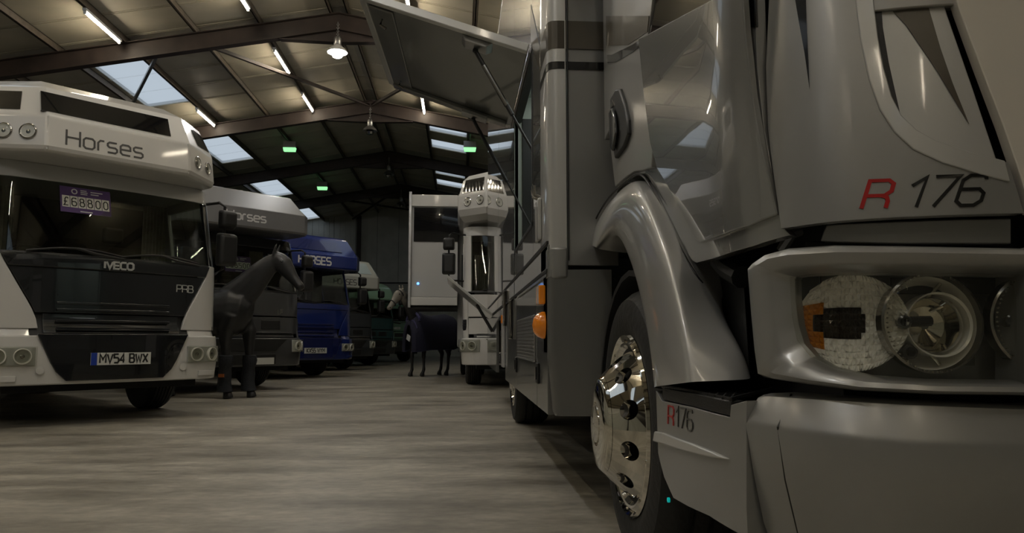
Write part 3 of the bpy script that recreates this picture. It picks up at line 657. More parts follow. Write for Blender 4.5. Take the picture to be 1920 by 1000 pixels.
# T1 white and black
def t1_extra(root, Q):
    text(MB(), 'IVECO', .062, .017, lambda x, y, d: Q(x, 1.425 + y, .03 + d), .008, .0, .16, 0, 1.2).build('maker_badge', badge_m, root, smooth=False)
    text(MB(), 'PRB', .07, .008, lambda x, y, d: Q(.66 + x, 1.24 + y, .012 + d), .004, .0, .12, 0, 1.1).build('builder_badge', badge_m, root, smooth=False)
    card(root, None, -.25, 2.06, '£68800', .15, .28)
    MB().hexa([(-.62, 2.6, 3.20), (.62, 2.6, 3.20), (.62, 3.5, 3.20), (-.62, 3.5, 3.20), (-.5, 2.7, 3.32), (.5, 2.7, 3.32), (.5, 3.4, 3.32), (-.5, 3.4, 3.32)]).build('roof_vent', pale_grp, root, bevel=.03)
o1 = P(213, 675, Y=7.25)
lorry('white lorry with gloss black front, Horses luton and a price card, nearest of the row', (o1.x, o1.y), 45, dict(
    style='E', mo=.10, cab=white_paint, bumper=white_paint, bonnet=black_gloss, pillar=black_gloss, body=white_paint, luton=white_paint, header=white_panel, plate='MV54 BWX', pa=.02, pz=.59,
    lut=dict(levels=[(2.38, .12), (2.40, .02), (2.45, .0), (2.70, .03), (2.74, .04), (3.02, .20), (3.16, .50), (3.24, 1.1)], half=1.10, xo=-.07, cut=.46, cutv=.40, front=-.16,
             windows=[(2, -.04, .86, 2.765, 2.965, .0, .02), (1, .1, .62, 2.775, 2.965), (3, .42, .92, 2.775, 2.965)],
             lamps=[(1, .42, 2.57, .06), (1, .75, 2.57, .06), (3, .3, 2.57, .055), (3, .72, 2.57, .055)], ribs=[(2, .0, .0, 2.42, 2.72), (2, .985, .985, 2.42, 2.72)],
             text=('Horses', .142, .016, .38, 2.485, text_grey, 1.0, .22)), extras=[t1_extra]))
# T2 graphite
def t2_extra(root, Q):
    card(root, None, -.03, 1.92, '£58500', .15, .28)
    text(MB(), 'LF', .07, .010, lambda x, y, d: Q(.62 + x, 1.17 + y, .016 + d), .004, .0, .2).build('model_badge', chrome_dim, root, smooth=False)
    MB().tube([Q(.35, .40, .07), Q(.35, .52, .07)], .001, 4)
    fpanel('blank_plate', Q, -.02, .46, .40, .50, .07, .01, plate_white, root, 4, 1, 0)
lorry('dark graphite lorry with mid grey Horses luton, behind the black horse', (-3.22, 11.5), 45, dict(
    style='D', mo=.12, cab=graphite, bumper=graphite, bonnet=graphite, body=graphite_luton, luton=graphite_luton, header=black_gloss, pillar=black_gloss,
    lut=dict(levels=[(2.42, .10), (2.44, .02), (2.47, .0), (2.74, .0), (3.06, .34), (3.08, .40)], half=1.07, xo=-.05, cut=.12, cutv=.10, front=-.16, windows=[], text=('Horses', .13, .022, .47, 2.55, text_white, 1.1, .2)), extras=[t2_extra]))
# T3 royal blue
def t3_extra(root, Q): card(root, None, -.15, 1.98, '00', .15, .28, .2, .16)
lorry('royal blue lorry with blue HORSES luton and KX55 WYM plate', (-2.95, 15.5), 45, dict(
    style='E', cab=blue_cab, bumper=blue_cab, bonnet=blue_cab, insert=navy, slat=navy, vent=navy, body=blue_cab, luton=blue_cab, header=navy, pillar=blue_cab, plate='KX55 WYM', pa=-.02, pz=.56, euro=False,
    lut=dict(levels=[(2.22, .10), (2.24, .02), (2.28, .0), (2.52, .0), (2.88, .30), (2.95, .42)], half=1.14, cut=.2, cutv=.18, front=-.16, winmat=navy,
             windows=[(2, .12, .82, 2.60, 2.84), (3, .2, .8, 2.62, 2.8)], text=('HORSES', .15, .03, .44, 2.31, text_white, 1.0, .16)), extras=[t3_extra]))
# T4 pale luton on dark cab
lorry('dark slate lorry with pale luton, fourth in the row behind the blue one', (-2.92, 19.4), 45, dict(
    style='D', cab=dark_green_cab, bumper=dark_green_cab, bonnet=dark_green_cab, slat=chrome_dim, body=pale_grp, luton=pale_grp, header=black_plastic, pillar=black_plastic,
    lut=dict(levels=[(2.14, .06), (2.16, .0), (2.46, .0), (2.50, .03), (2.90, .34), (2.93, .42)], half=1.12, cut=.16, cutv=.14, front=-.16, winmat=pale_blue_grp, seammat=pale_blue_grp,
             windows=[(2, .08, .92, 2.55, 2.85), (3, .1, .9, 2.55, 2.85)], text=('HORSES', .14, .02, .44, 2.23, text_grey, 1.0, .16))), .98)
# T5 teal with rounded mint luton
lorry('teal lorry with rounded mint green luton, fifth in the row', (-2.64, 22.95), 45, dict(
    style='D', cab=teal, bumper=dark_green_cab, bonnet=teal, body=mint, luton=mint, header=black_plastic, pillar=teal, mirrors=(1,),
    lut=dict(levels=[(2.06, .05), (2.08, .0), (2.20, .0), (2.32, .04), (2.44, .12), (2.54, .25), (2.62, .45), (2.66, .7)], half=1.1, cut=.35, cutv=.30, front=-.1, windows=[])), .97)
# T6 green one at the end
lorry('pale green lorry at the far end facing the aisle, beside the rugged horse', (-2.15, 27.2), 32, dict(
    style='D', cab=green_cab, bumper=dark_green_cab, bonnet=green_cab, body=mint, luton=green_cab, header=green_cab, pillar=green_cab, mirrors=(-1,),
    lut=dict(levels=[(2.02, .06), (2.05, .1), (2.16, .14), (2.2, .3)], half=1.08, cut=.2, cutv=.15, front=.25, windows=[]), zw=(1.42, 1.98),
    extras=[lambda root, Q: text(MB(), 'IVECO', .06, .018, lambda x, y, d: Q(-.1 + x, 1.22 + y, .02 + d), .004, .0, .3, 0, 1.2).build('maker_badge', text_white, root, smooth=False)]), .97)

# ------------------------------------------------------------------ white lorry nose to tail behind the near one, with its slide-out pod
def w_extra(root, Q):
    po = MB().box((-2.03, 1.75, 1.50), (-1.17, 3.6, 3.45)).build('slide_out_pod', white_panel, root, smooth=False, bevel=.01)
    MB().box((-2.03, 1.74, 3.23), (-1.17, 1.70, 3.45)).build('pod_top_rail', white_paint, po, smooth=False, bevel=.012)
    MB().box((-2.03, 1.74, 1.40), (-1.17, 1.70, 1.55)).build('pod_bottom_rail', white_paint, po, smooth=False, bevel=.012)
    MB().box((-1.98, 1.745, 2.58), (-1.17, 1.725, 3.21)).build('pod_window', glass_black, po, smooth=False)
    MB().box((-2.07, 1.68, 1.36), (-2.02, 1.78, 3.50)).build('pod_edge_bar', steel, po, smooth=False, bevel=.005)
    MB().box((-1.97, 1.74, 1.56), (-1.17, 1.73, 2.56)).build('pod_lower_panel', white_panel, po, smooth=False)
    MB().lathe([(.022, 0), (.022, .012), (.003, .016)], (-1.89, 1.73, 1.80), (0, -1, 0), 12).build('marker_led', led_blue, po)
    MB().box((-2.02, 1.78, 1.36), (-1.17, 3.6, 1.50)).build('pod_underside', black_dull, po, smooth=False)
    mb = MB().box((-1.10, .55, 1.55), (-1.075, 1.05, 2.2)).build('side_mirror_panel', black_plastic, root, smooth=False)
lorry('white lorry facing the camera behind the near silver one, slide-out pod open', (1.14, 12.0), 0, dict(
    style='D', cab=white_paint, bumper=white_paint, bonnet=white_paint, body=white_panel, luton=white_paint, header=white_panel, pillar=white_paint, w=1.06, zw=(1.55, 2.5), len=8.2,
    prof=[(.3, -.05), (.84, -.05), (.86, 0), (1.5, .02), (2.55, .30), (2.7, .34)],
    lut=dict(levels=[(2.72, .20), (2.80, .06), (2.90, .0), (3.12, .02), (3.17, .04), (3.42, .16), (3.54, .34), (3.60, .8)], half=1.17, cut=.45, cutv=.42, front=-.2,
             windows=[(2, .04, .96, 3.18, 3.42), (1, .12, .9, 3.18, 3.42), (3, .1, .88, 3.18, 3.42)], lamps=[(1, .35, 3.02, .065), (1, .8, 3.02, .065), (3, .3, 3.02, .065), (3, .75, 3.02, .065)]),
    extras=[w_extra]), 1.0, 'horseboxes parked along the right side')

# ------------------------------------------------------------------ horses
def horse(label, org, ang, scale, m, neck_up=0.0, head_turn=0.0, boots=False, rug=False, head_m=None, stag=1.0):
    root = thing('model_horse', label, 'horse model', (org[0], org[1], 0), math.radians(ang), None, scale=scale)
    mb = MB()
    def limb(pts, n=14, lat=Vector((0, 1, 0))):
        rs = []; c = [Vector(p[:3]) for p in pts]
        for i, p in enumerate(pts):
            t = (c[min(i + 1, len(c) - 1)] - c[max(i - 1, 0)]).normalized(); b = t.cross(lat).normalized(); l = b.cross(t)
            rs.append([c[i] + l * p[3] * math.cos(2 * math.pi * k / n) + b * p[4] * math.sin(2 * math.pi * k / n) for k in range(n)])
        return mb.rings(rs)
    limb([(-.74, 0, 1.10, .05, .06), (-.70, 0, 1.12, .17, .20), (-.55, 0, 1.13, .25, .28), (-.32, 0, 1.12, .25, .26), (-.08, 0, 1.07, .265, .29), (.16, 0, 1.06, .25, .31), (.36, 0, 1.09, .22, .31), (.50, 0, 1.10, .17, .24), (.57, 0, 1.08, .08, .12)], 20)
    limb([(.20, 0, 1.22, .12, .18), (.38, 0, 1.26, .13, .24), (.56, 0, 1.44, .10, .19), (.70, 0, 1.60, .085, .15), (.81, 0, 1.71, .075, .115), (.88, 0, 1.77, .06, .08)])
    limb([(.84, 0, 1.82, .05, .05), (.89, 0, 1.77, .085, .095), (.96, 0, 1.69, .088, .12), (1.02, 0, 1.61, .074, .10), (1.09, 0, 1.52, .058, .072), (1.15, 0, 1.445, .055, .06), (1.195, 0, 1.395, .052, .058), (1.22, 0, 1.365, .03, .035)])
    limb([(.96, 0, 1.62, .06, .05), (1.01, 0, 1.55, .045, .04), (1.13, 0, 1.42, .035, .03)], 10)
    for s in (-1, 1):
        limb([(.855, s * .045, 1.80, .030, .026), (.865, s * .055, 1.86, .034, .020), (.88, s * .06, 1.92, .024, .015), (.895, s * .055, 1.965, .005, .004)], 8)
        f = .12 * stag if s > 0 else -.05 * stag
        limb([(.36, s * .14, 1.05, .09, .14), (.36 + f, s * .14, .84, .075, .10), (.37 + f, s * .135, .66, .058, .068), (.38 + f, s * .13, .50, .048, .052), (.38 + f, s * .13, .46, .05, .055), (.375 + f, s * .13, .40, .036, .04), (.37 + f, s * .13, .24, .030, .034), (.37 + f, s * .13, .16, .038, .045), (.40 + f, s * .13, .10, .036, .042), (.42 + f, s * .13, .06, .05, .06), (.43 + f, s * .13, .0, .058, .07)], 12)
        b = -.06 * stag if s > 0 else .04 * stag
        limb([(-.50, s * .13, 1.10, .11, .22), (-.48 + b, s * .15, .90, .10, .17), (-.50 + b, s * .15, .74, .075, .11), (-.58 + b, s * .145, .60, .055, .075), (-.63 + b, s * .14, .51, .045, .065), (-.61 + b, s * .14, .42, .036, .045), (-.60 + b, s * .14, .24, .032, .036), (-.59 + b, s * .14, .16, .038, .045), (-.56 + b, s * .14, .10, .036, .042), (-.54 + b, s * .14, .06, .05, .06), (-.53 + b, s * .14, .0, .058, .07)], 12)
    limb([(-.70, 0, 1.28, .04, .04), (-.80, 0, 1.22, .05, .05), (-.84, 0, 1.0, .06, .055), (-.83, 0, .75, .055, .05), (-.81, 0, .55, .02, .02)], 10)
    for i, q in enumerate(mb.v):      # turn the head and neck
        if q[0] > .45 and q[2] > 1.15:
            k = min(1, (q[0] - .45) / .35); a = math.radians(head_turn) * k; x, y = q[0] - .45, q[1]
            mb.v[i] = (.45 + x * math.cos(a) - y * math.sin(a), x * math.sin(a) + y * math.cos(a), q[2] + neck_up * k)
    def turned(p):
        p = Vector(p)
        if p.x > .45 and p.z > 1.15:
            k = min(1, (p.x - .45) / .35); a = math.radians(head_turn) * k; x, y = p.x - .45, p.y
            return Vector((.45 + x * math.cos(a) - y * math.sin(a), x * math.sin(a) + y * math.cos(a), p.z + neck_up * k))
        return p
    body = mb.build('body', m, root)
    if head_m:
        body.data.materials.append(head_m)
    rm = body.modifiers.new('remesh', 'REMESH'); rm.mode = 'VOXEL'; rm.voxel_size = .016; rm.use_smooth_shade = True
    sm = body.modifiers.new('smooth', 'SMOOTH'); sm.factor = .5; sm.iterations = 5
    mane = MB()
    for k in range(11):
        t = k / 10; x = .24 + .58 * t; z = 1.42 + .41 * t ** .95
        p = turned((x, 0, z)); q = turned((x - .03, .075, z - .14)); r_ = turned((x + .03, 0, z - .01))
        mane.hexa([p + Vector((0, -.012, 0)), r_ + Vector((.02, -.012, 0)), r_ + Vector((.02, .02, 0)), p + Vector((0, .03, 0)), p + Vector((0, -.008, .03)), r_ + Vector((.02, -.008, .03)), r_ + Vector((.02, .012, .03)), p + Vector((0, .012, .03))])
    mane.build('mane', m, root, bevel=.004)
    for s in (-1, 1):
        p = turned((.97, s * .080, 1.72)); MB().lathe([(.003, -.016), (.014, -.010), (.018, 0), (.014, .010), (.003, .016)], p, (0, s, 0), 10).build('eye', black_gloss, root)
        p = turned((1.195, s * .045, 1.41)); MB().lathe([(.002, -.01), (.014, -.004), (.016, .004), (.002, .010)], p, (.3, s, .2), 8).build('nostril', black_gloss, root)
    if boots:
        for s, f in ((1, .12), (-1, -.05)):
            def rg(x, z, r1, n=14): return [(x + r1 * 1.15 * math.cos(2 * math.pi * k / n), s * .132 + r1 * math.sin(2 * math.pi * k / n), z) for k in range(n)]
            MB().rings([rg(.375 + f, .54, .058), rg(.38 + f, .53, .075), rg(.385 + f, .47, .083), rg(.38 + f, .41, .075), rg(.375 + f, .38, .066), rg(.372 + f, .30, .074), rg(.37 + f, .22, .072), rg(.372 + f, .14, .080), rg(.385 + f, .09, .085), rg(.39 + f, .085, .06)]).build('leg_boot', boot_m, root)
        for s, b in ((1, -.06), (-1, .04)):
            def rg2(x, z, r1, n=14): return [(x + r1 * 1.15 * math.cos(2 * math.pi * k / n), s * .142 + r1 * math.sin(2 * math.pi * k / n), z) for k in range(n)]
            MB().rings([rg2(-.61 + b, .44, .058), rg2(-.605 + b, .42, .07), rg2(-.60 + b, .28, .066), rg2(-.59 + b, .15, .074), rg2(-.575 + b, .095, .08), rg2(-.57 + b, .09, .06)]).build('leg_boot', boot_m, root)
        MB().box((.29, -.222, .27), (.36, -.205, .31)).build('boot_label', orange_m, root, smooth=False)
    if rug:
        def rr3(x, zt, zl, hw, n=16):
            pts = []
            for k in range(n + 1):
                a = math.pi * k / n; yy = hw * math.cos(a); zz = zl + (zt - zl) * (math.sin(a) ** .55 if a not in (0, math.pi) else 0)
                pts.append((x, yy, zz))
            return pts
        st = [(-.86, 1.30, .78, .16), (-.80, 1.40, .66, .26), (-.55, 1.45, .62, .32), (-.3, 1.42, .62, .32), (0, 1.39, .62, .325), (.25, 1.43, .62, .31), (.42, 1.50, .60, .29), (.56, 1.36, .58, .25), (.64, 1.22, .58, .20), (.66, 1.18, .58, .10)]
        o = MB().rings([rr3(*q) for q in st], closed=False).build('rug', rug_m, root)
        sd = o.modifiers.new('solid', 'SOLIDIFY'); sd.thickness = .02; sd.offset = 1
        for s in (0, -1):
            MB().tube([rr3(*q)[s] for q in st], .014, 6).build('rug_hem', rug_trim, o)
        MB().tube(rr3(.60, 1.30, .60, .235)[3:-3], .02, 8).build('neck_binding', rug_trim, o)
        MB().tube(rr3(.52, 1.47, 1.0, .22)[2:-2], .035, 8).build('collar_lining', rug_trim, o)
        MB().hexa([(.70, -.05, .86), (.70, .05, .80), (.68, .05, .80), (.68, -.05, .86), (.70, -.02, .98), (.70, .08, .92), (.68, .08, .92), (.68, -.02, .98)]).build('price_tag', text_white, o, smooth=False)
        # head collar
        for x, z, r1, r2 in ((1.09, 1.52, .066, .082), (.90, 1.75, .094, .11)):
            t = Vector((.75, 0, -.66)).normalized(); b = t.cross(Vector((0, 1, 0))).normalized()
            MB().tube([turned(Vector((x, 0, z)) + Vector((0, 1, 0)) * r1 * math.cos(a) + b * r2 * math.sin(a)) for a in [2 * math.pi * k / 16 for k in range(17)]], .011, 6).build('head_collar', boot_m, root)
    return root
def facemat():
    m = bpy.data.materials.new('black_horse_grey_face'); m.use_nodes = True; nt = m.node_tree; b = nt.nodes['Principled BSDF']; b.inputs['Roughness'].default_value = .55
    tc = nt.nodes.new('ShaderNodeTexCoord'); sx = nt.nodes.new('ShaderNodeSeparateXYZ'); mr = nt.nodes.new('ShaderNodeMapRange'); n = nt.nodes.new('ShaderNodeTexNoise'); n.inputs['Scale'].default_value = 7
    ad = nt.nodes.new('ShaderNodeMath'); ad.operation = 'MULTIPLY_ADD'; ad.inputs[1].default_value = .25
    r = nt.nodes.new('ShaderNodeValToRGB'); e = r.color_ramp.elements; e[0].color = (.014, .013, .013, 1); e[1].color = (.22, .20, .165, 1); e[0].position = .42; e[1].position = .62
    mr.inputs[1].default_value = .62; mr.inputs[2].default_value = 1.1
    nt.links.new(tc.outputs['Object'], sx.inputs[0]); nt.links.new(tc.outputs['Object'], n.inputs[0]); nt.links.new(sx.outputs[0], mr.inputs[0]); nt.links.new(n.outputs['Fac'], ad.inputs[0]); nt.links.new(mr.outputs[0], ad.inputs[2]); nt.links.new(ad.outputs[0], r.inputs[0]); nt.links.new(r.outputs[0], b.inputs['Base Color'])
    return m
horse_two = facemat()
pf = P(452, 738, Z=0)
horse('glossy black life-size model horse in leg boots, in front of the graphite lorry', (pf.x - .22, 10.32), -14, 1.05, horse_black, .0, 8, boots=True)
h2 = horse('model horse with a grey face and navy rug under the slide-out pod', (-.66, 16.45), 230, .92, horse_two, .16, -10, rug=True, stag=-.7)

# ------------------------------------------------------------------ the near silver lorry (nose towards the camera's right, built in world metres)
XC = 1.65                                   # its centre line
near = thing('horsebox_lorry', 'large silver R176 lorry filling the right foreground, side flap raised', 'lorry', (XC, 2.6, 0), 0, 'horseboxes parked along the right side', world=True)
class Plan:
    def __init__(s, pts):
        half = [Vector(p) for p in pts]; full = half + [Vector((2 * XC - p.x, p.y)) for p in reversed(half)]
        c = []
        for i in range(len(full) - 1):
            p0, p1, p2, p3 = full[max(i - 1, 0)], full[i], full[i + 1], full[min(i + 2, len(full) - 1)]
            for k in range(8):
                t = k / 8; c.append(.5 * ((2 * p1) + (p2 - p0) * t + (2 * p0 - 5 * p1 + 4 * p2 - p3) * t * t + (3 * p1 - p0 - 3 * p2 + p3) * t ** 3))
        c.append(full[-1]); s.c = c; s.s = [0]
        for a, b in zip(c, c[1:]): s.s.append(s.s[-1] + (b - a).length)
        s.len = s.s[-1]
    def frame(s, a):
        a = min(max(a, 0), s.len - 1e-6); lo = 0; hi = len(s.s) - 1
        while hi - lo > 1:
            m = (lo + hi) // 2
            if s.s[m] <= a: lo = m
            else: hi = m
        def tan(i): return (s.c[min(i + 1, len(s.c) - 1)] - s.c[max(i - 1, 0)]).normalized()
        f = (a - s.s[lo]) / (s.s[hi] - s.s[lo]); p = s.c[lo].lerp(s.c[hi], f); t = tan(lo).lerp(tan(hi), f).normalized()
        return p, Vector((t.y, -t.x))
    def offset(s, d):
        o = Plan.__new__(Plan); o.c = [Vector(s.at(a, 0, d)[:2]) for a in s.s]; o.s = [0]
        for a, b in zip(o.c, o.c[1:]): o.s.append(o.s[-1] + (b - a).length)
        o.len = o.s[-1]; return o
    def at(s, a, z, d=0.0):
        p, n = s.frame(a); return (p.x + n.x * d, p.y + n.y * d, z)
    def px(s, x, y, d=0.0):                 # pixel -> (arc length, height) on this upright surface
        r = ray(x, y); best = None
        for i in range(len(s.c) - 1):
            p, q = s.c[i], s.c[i + 1]
            if d:
                p = Vector(s.at(s.s[i], 0, d)[:2]); q = Vector(s.at(s.s[i + 1], 0, d)[:2])
            e = q - p; den = r.x * e.y - r.y * e.x
            if abs(den) < 1e-12: continue
            t = (p.x * e.y - p.y * e.x) / den; u = (p.x * r.y - p.y * r.x) / den
            if t > 0 and -1e-6 <= u <= 1 + 1e-6 and (best is None or t < best[0]): best = (t, s.s[i] + u * (s.s[i + 1] - s.s[i]))
        if best is None: raise ValueError('no hit %s' % ((x, y),))
        return best[1], EYE + r.z * best[0]
def ppanel(name, plan, poly, d, th, m, parent=near, step=.03, bevel=.003, zsteps=(), az=False, smooth=True):
    """poly: pixels (or (arc, z) pairs) traced on the plan surface; d outward offset (number or f(a,z)); th thickness inwards"""
    q = [p if az or (len(p) == 3) else plan.px(*p) for p in poly]; q = [(p[0], p[1]) for p in q]
    bm = bmesh.new(); fv = [bm.verts.new((a, z, 0)) for a, z in q]; bm.faces.new(fv)
    a0, a1 = min(p[0] for p in q), max(p[0] for p in q); a = a0 + step
    while a < a1 - step * .3:
        bmesh.ops.bisect_plane(bm, geom=bm.verts[:] + bm.edges[:] + bm.faces[:], plane_co=(a, 0, 0), plane_no=(1, 0, 0)); a += step
    for z in zsteps: bmesh.ops.bisect_plane(bm, geom=bm.verts[:] + bm.edges[:] + bm.faces[:], plane_co=(0, z, 0), plane_no=(0, 1, 0))
    bm.verts.index_update(); bm.verts.ensure_lookup_table(); fd = d if callable(d) else (lambda a, z: d)
    vs = [v.co.copy() for v in bm.verts]; n = len(vs); fs = [[v.index for v in f.verts] for f in bm.faces]; be = [(e.verts[0].index, e.verts[1].index) for e in bm.edges if len(e.link_faces) == 1]; bm.free()
    mb = MB(); mb.add([plan.at(v.x, v.y, fd(v.x, v.y)) for v in vs] + [plan.at(v.x, v.y, fd(v.x, v.y) - th) for v in vs], fs + [[i + n for i in reversed(f)] for f in fs] + [(i, j, j + n, i + n) for i, j in be])
    return mb.build(name, m, parent, bevel=bevel, smooth=smooth, ang=28)
cabP = Plan([(.625, 3.16), (.605, 2.9), (.60, 2.5), (.60, 2.1), (.60, 1.8), (.601, 1.62), (.612, 1.53), (.655, 1.445), (.74, 1.37), (.90, 1.31), (1.05, 1.285), (1.3, 1.265), (1.62, 1.26)])
bumP = Plan([(.565, 2.20), (.558, 2.05), (.555, 1.9), (.557, 1.75), (.565, 1.60), (.585, 1.47), (.63, 1.375), (.71, 1.305), (.82, 1.262), (.97, 1.235), (1.2, 1.215), (1.62, 1.21)])
LC, LB = cabP.len, bumP.len
def mir(plan, a): return plan.len - a
def azp(plan, *pts): return [plan.px(*p) for p in pts]

# core coloured dark so panel gaps look shaded, chassis, arch liners
MB().box((.80, 1.52, .62), (2.50, 3.02, 2.45)).build('cab_core', black_dull, near, smooth=False)
MB().box((1.0, 1.5, .45), (2.3, 10.0, .80)).build('chassis', black_dull, near, smooth=False)
MB().box((.9, 1.40, .50), (2.4, 1.55, .62)).build('bumper_beam', black_dull, near, smooth=False)
MB().box((.95, 2.5, .40), (2.35, 2.7, .55)).build('front_axle', black_dull, near, smooth=False)
for s in (0, 1):
    m_ = (lambda x: x) if s == 0 else (lambda x: 2 * XC - x)
    n = 14; MB().rings([[(m_(x), 2.6 - math.cos(math.pi * k / n) * r_, .42 + math.sin(math.pi * k / n) * r_) for x, r_ in ((.60, .56), (.98, .56), (.98, .58), (.60, .58))] for k in range(n + 1)]).build('arch_liner', black_dull, near)

# cab side: lower cab panel with the arch cut, rear quarter, door
def wave(a, z): return .0
side_l = azp(cabP, (1132, -60), (1136, 120), (1141, 250), (1152, 355), (1176, 336), (1192, 326), (1200, 326), (1209, 333), (1224, 357), (1240, 391), (1257, 426), (1276, 466), (1288, 488), (1296, 493), (1330, 484), (1400, 462), (1476, 440), (1461, 424), (1452, 380), (1440, 320), (1425, 240), (1412, 120), (1406, -60))
ppanel('cab_side', cabP, side_l, lambda a, z: -.012 - .05 * max(0, .98 - z), .03, silver_side, zsteps=(1.0, 1.1, 1.2, 1.3), az=True, step=.05)
door = azp(cabP, (1216, 74), (1221, 180), (1228, 268), (1238, 316), (1254, 345), (1272, 384), (1294, 434), (1302, 449), (1310, 455), (1340, 446), (1400, 424), (1456, 402), (1444, 340), (1428, 262), (1417, 180), (1409, 60), (1405, -60), (1390, -60), (1362, -4))
dr = ppanel('cab_door', cabP, door, lambda a, z: .008 + .05 * (z - 1.2), .02, silver_side, az=True, step=.06, bevel=.003)
ppanel('door_window', cabP, azp(cabP, (1222, 62), (1230, 20), (1240, -60), (1392, -60), (1362, -1)), .004, .012, glass_black, dr, az=True, bevel=0)
quarter = azp(cabP, (1136, -60), (1139, 120), (1143, 250), (1154, 350), (1176, 331), (1190, 322), (1206, 320), (1222, 314), (1226, 268), (1219, 180), (1214, 74), (1222, 20), (1230, -60))
qp = ppanel('rear_quarter_panel', cabP, quarter, .002, .02, silver, az=True, step=.05)
# door handle: oval recess, grip
hd = ppanel('door_handle', cabP, azp(cabP, (1161, 168), (1168, 167), (1176, 190), (1184, 225), (1185, 252), (1176, 276), (1160, 298), (1157, 280), (1151, 215), (1151, 185)), .016, .02, black_plastic, dr, step=.3, az=True, bevel=.006)
ppanel('handle_grip', cabP, azp(cabP, (1156, 212), (1161, 203), (1167, 222), (1169, 250), (1163, 284), (1159, 278)), .032, .012, black_gloss, hd, step=.3, az=True, bevel=.004)
ppanel('lock_barrel', cabP, azp(cabP, (1154, 192), (1158, 188), (1160, 198), (1156, 202)), .022, .01, chrome_dim, hd, step=.3, az=True, bevel=0)
# livery on the cab side: taupe band and black pinstripe climbing to the window
ppanel('taupe_band', cabP, azp(cabP, (1138, 30), (1190, 30), (1219, 30), (1216, 60), (1180, 84), (1148, 86), (1139, 86)), .0045, .002, taupe, qp, az=True, bevel=0)
ppanel('black_band', cabP, azp(cabP, (1140, 103), (1149, 103), (1188, 84), (1215, 66), (1216, 78), (1188, 98), (1156, 117), (1141, 118)), .0045, .002, vinyl_black, qp, az=True, bevel=0)

# front corner panel, swoosh, inner recess and right-hand panel
tilt = lambda a, z: -.10 * max(0, z - .95) ** 1.2
inner_c = [(1640, -60), (1646, 0), (1652, 60), (1662, 120), (1676, 175), (1694, 212), (1722, 240), (1760, 262), (1820, 282), (1888, 300)]
outer_c = [(1604, -60), (1610, 0), (1618, 70), (1632, 140), (1652, 200), (1680, 245), (1715, 278), (1770, 304), (1840, 326), (1896, 340)]
gapL = [(1788, -60), (1803, 0), (1838, 110), (1878, 235), (1898, 305), (1912, 360), (1921, 399)]
corner = [(1409, -60), (1415, 120), (1428, 240), (1443, 320), (1455, 380), (1463, 429), (1490, 425), (1560, 416), (1680, 408), (1800, 403), (1921, 400), (1912, 360), (1897, 303)] + inner_c[::-1][1:]
fc = ppanel('front_corner_panel', cabP, corner, tilt, .028, warm_white if False else silver, step=.02, zsteps=(1.0, 1.05, 1.1, 1.15, 1.2, 1.3), bevel=.005)
sw_poly = inner_c + outer_c[::-1]
ppanel('swoosh_lip', cabP, sw_poly, lambda a, z: tilt(a, z) + .004, .006, silver_light, fc, step=.02, bevel=.0035)
recess = [(1628, -60), (1646, 60), (1672, 178), (1690, 214), (1722, 243), (1760, 266), (1820, 287), (1896, 306), (1888, 290), (1848, 148), (1806, 8), (1786, -60)]
rc = ppanel('recess_panel', cabP, recess, lambda a, z: tilt(a, z) - .022, .01, silver_light, fc, step=.02)
ppanel('recess_shade_strip', cabP, [(1641, -60), (1646, 0), (1654, 70), (1666, 130), (1682, 182), (1698, 210), (1688, 160), (1676, 100), (1666, 30), (1662, -60)], lambda a, z: tilt(a, z) - .017, .005, black_plastic, fc, step=.02, bevel=0)  # black strip painted in for the shaded gap beside the lip
ppanel('taupe_blade', cabP, [(1690, -2), (1650, -40), (1700, -60), (1752, -60), (1766, 0), (1784, 70), (1806, 140), (1836, 222), (1800, 160), (1776, 118), (1738, 60), (1714, 24)], lambda a, z: tilt(a, z) - .0205, .001, taupe, rc, step=.02, bevel=0)
ppanel('black_blade', cabP, [(1462, -60), (1494, -60), (1500, 30), (1506, 100), (1511, 162), (1498, 92), (1483, 30)], lambda a, z: tilt(a, z) + .0012, .001, vinyl_black, fc, step=.02, bevel=0)
# the panel right of the diagonal gap, carried across to the far side of the cab
gp = [cabP.px(x + 14, y) for x, y in gapL]; aR = LC - cabP.px(1463, 429)[0]; zb = gp[-1][1]; zt = gp[0][1]
ppanel('bonnet_panel', cabP, gp + [(aR, zb - .005), (aR + .02, zt)], tilt, .028, warm_white, step=.03, az=True, zsteps=(1.05, 1.15, 1.25), bevel=.006)
zt = 1.40; af0 = cabP.px(1409, -60)[0]
for nm, z0, z1, m_, d_ in (('scuttle_panel', 1.41, 1.52, silver, -.05), ('windscreen', 1.52, 2.30, glass_black, -.07), ('header_panel', 2.30, 2.5, silver, -.18)):
    ppanel(nm, cabP, [(af0, z0), (LC - af0, z0), (LC - af0, z1), (af0, z1)], (lambda a, z, d_=d_: d_ - .10 * max(0, z - 1.4)), .03, m_, step=.04, az=True, zsteps=(1.6, 1.8, 2.0, 2.2))
a0s = cabP.px(1216, -60)[0]
for s in (0, 1):
    f_ = (lambda a: a) if s == 0 else (lambda a: LC - a)
    ppanel('upper_cab_side', cabP, [(f_(.02), 1.62), (f_(a0s), 1.62), (f_(a0s), 2.5), (f_(.02), 2.5)], -.004, .03, silver, step=.2, az=True)
    ppanel('upper_door_frame', cabP, [(f_(a0s + .01), 2.15), (f_(af0), 2.15), (f_(af0), 2.5), (f_(a0s + .01), 2.5)], -.004, .03, silver, step=.2, az=True)
    ppanel('side_glass', cabP, [(f_(a0s + .01), 1.72), (f_(af0), 1.42), (f_(af0), 2.15), (f_(a0s + .01), 2.15)], -.006, .01, glass_black, step=.2, az=True)
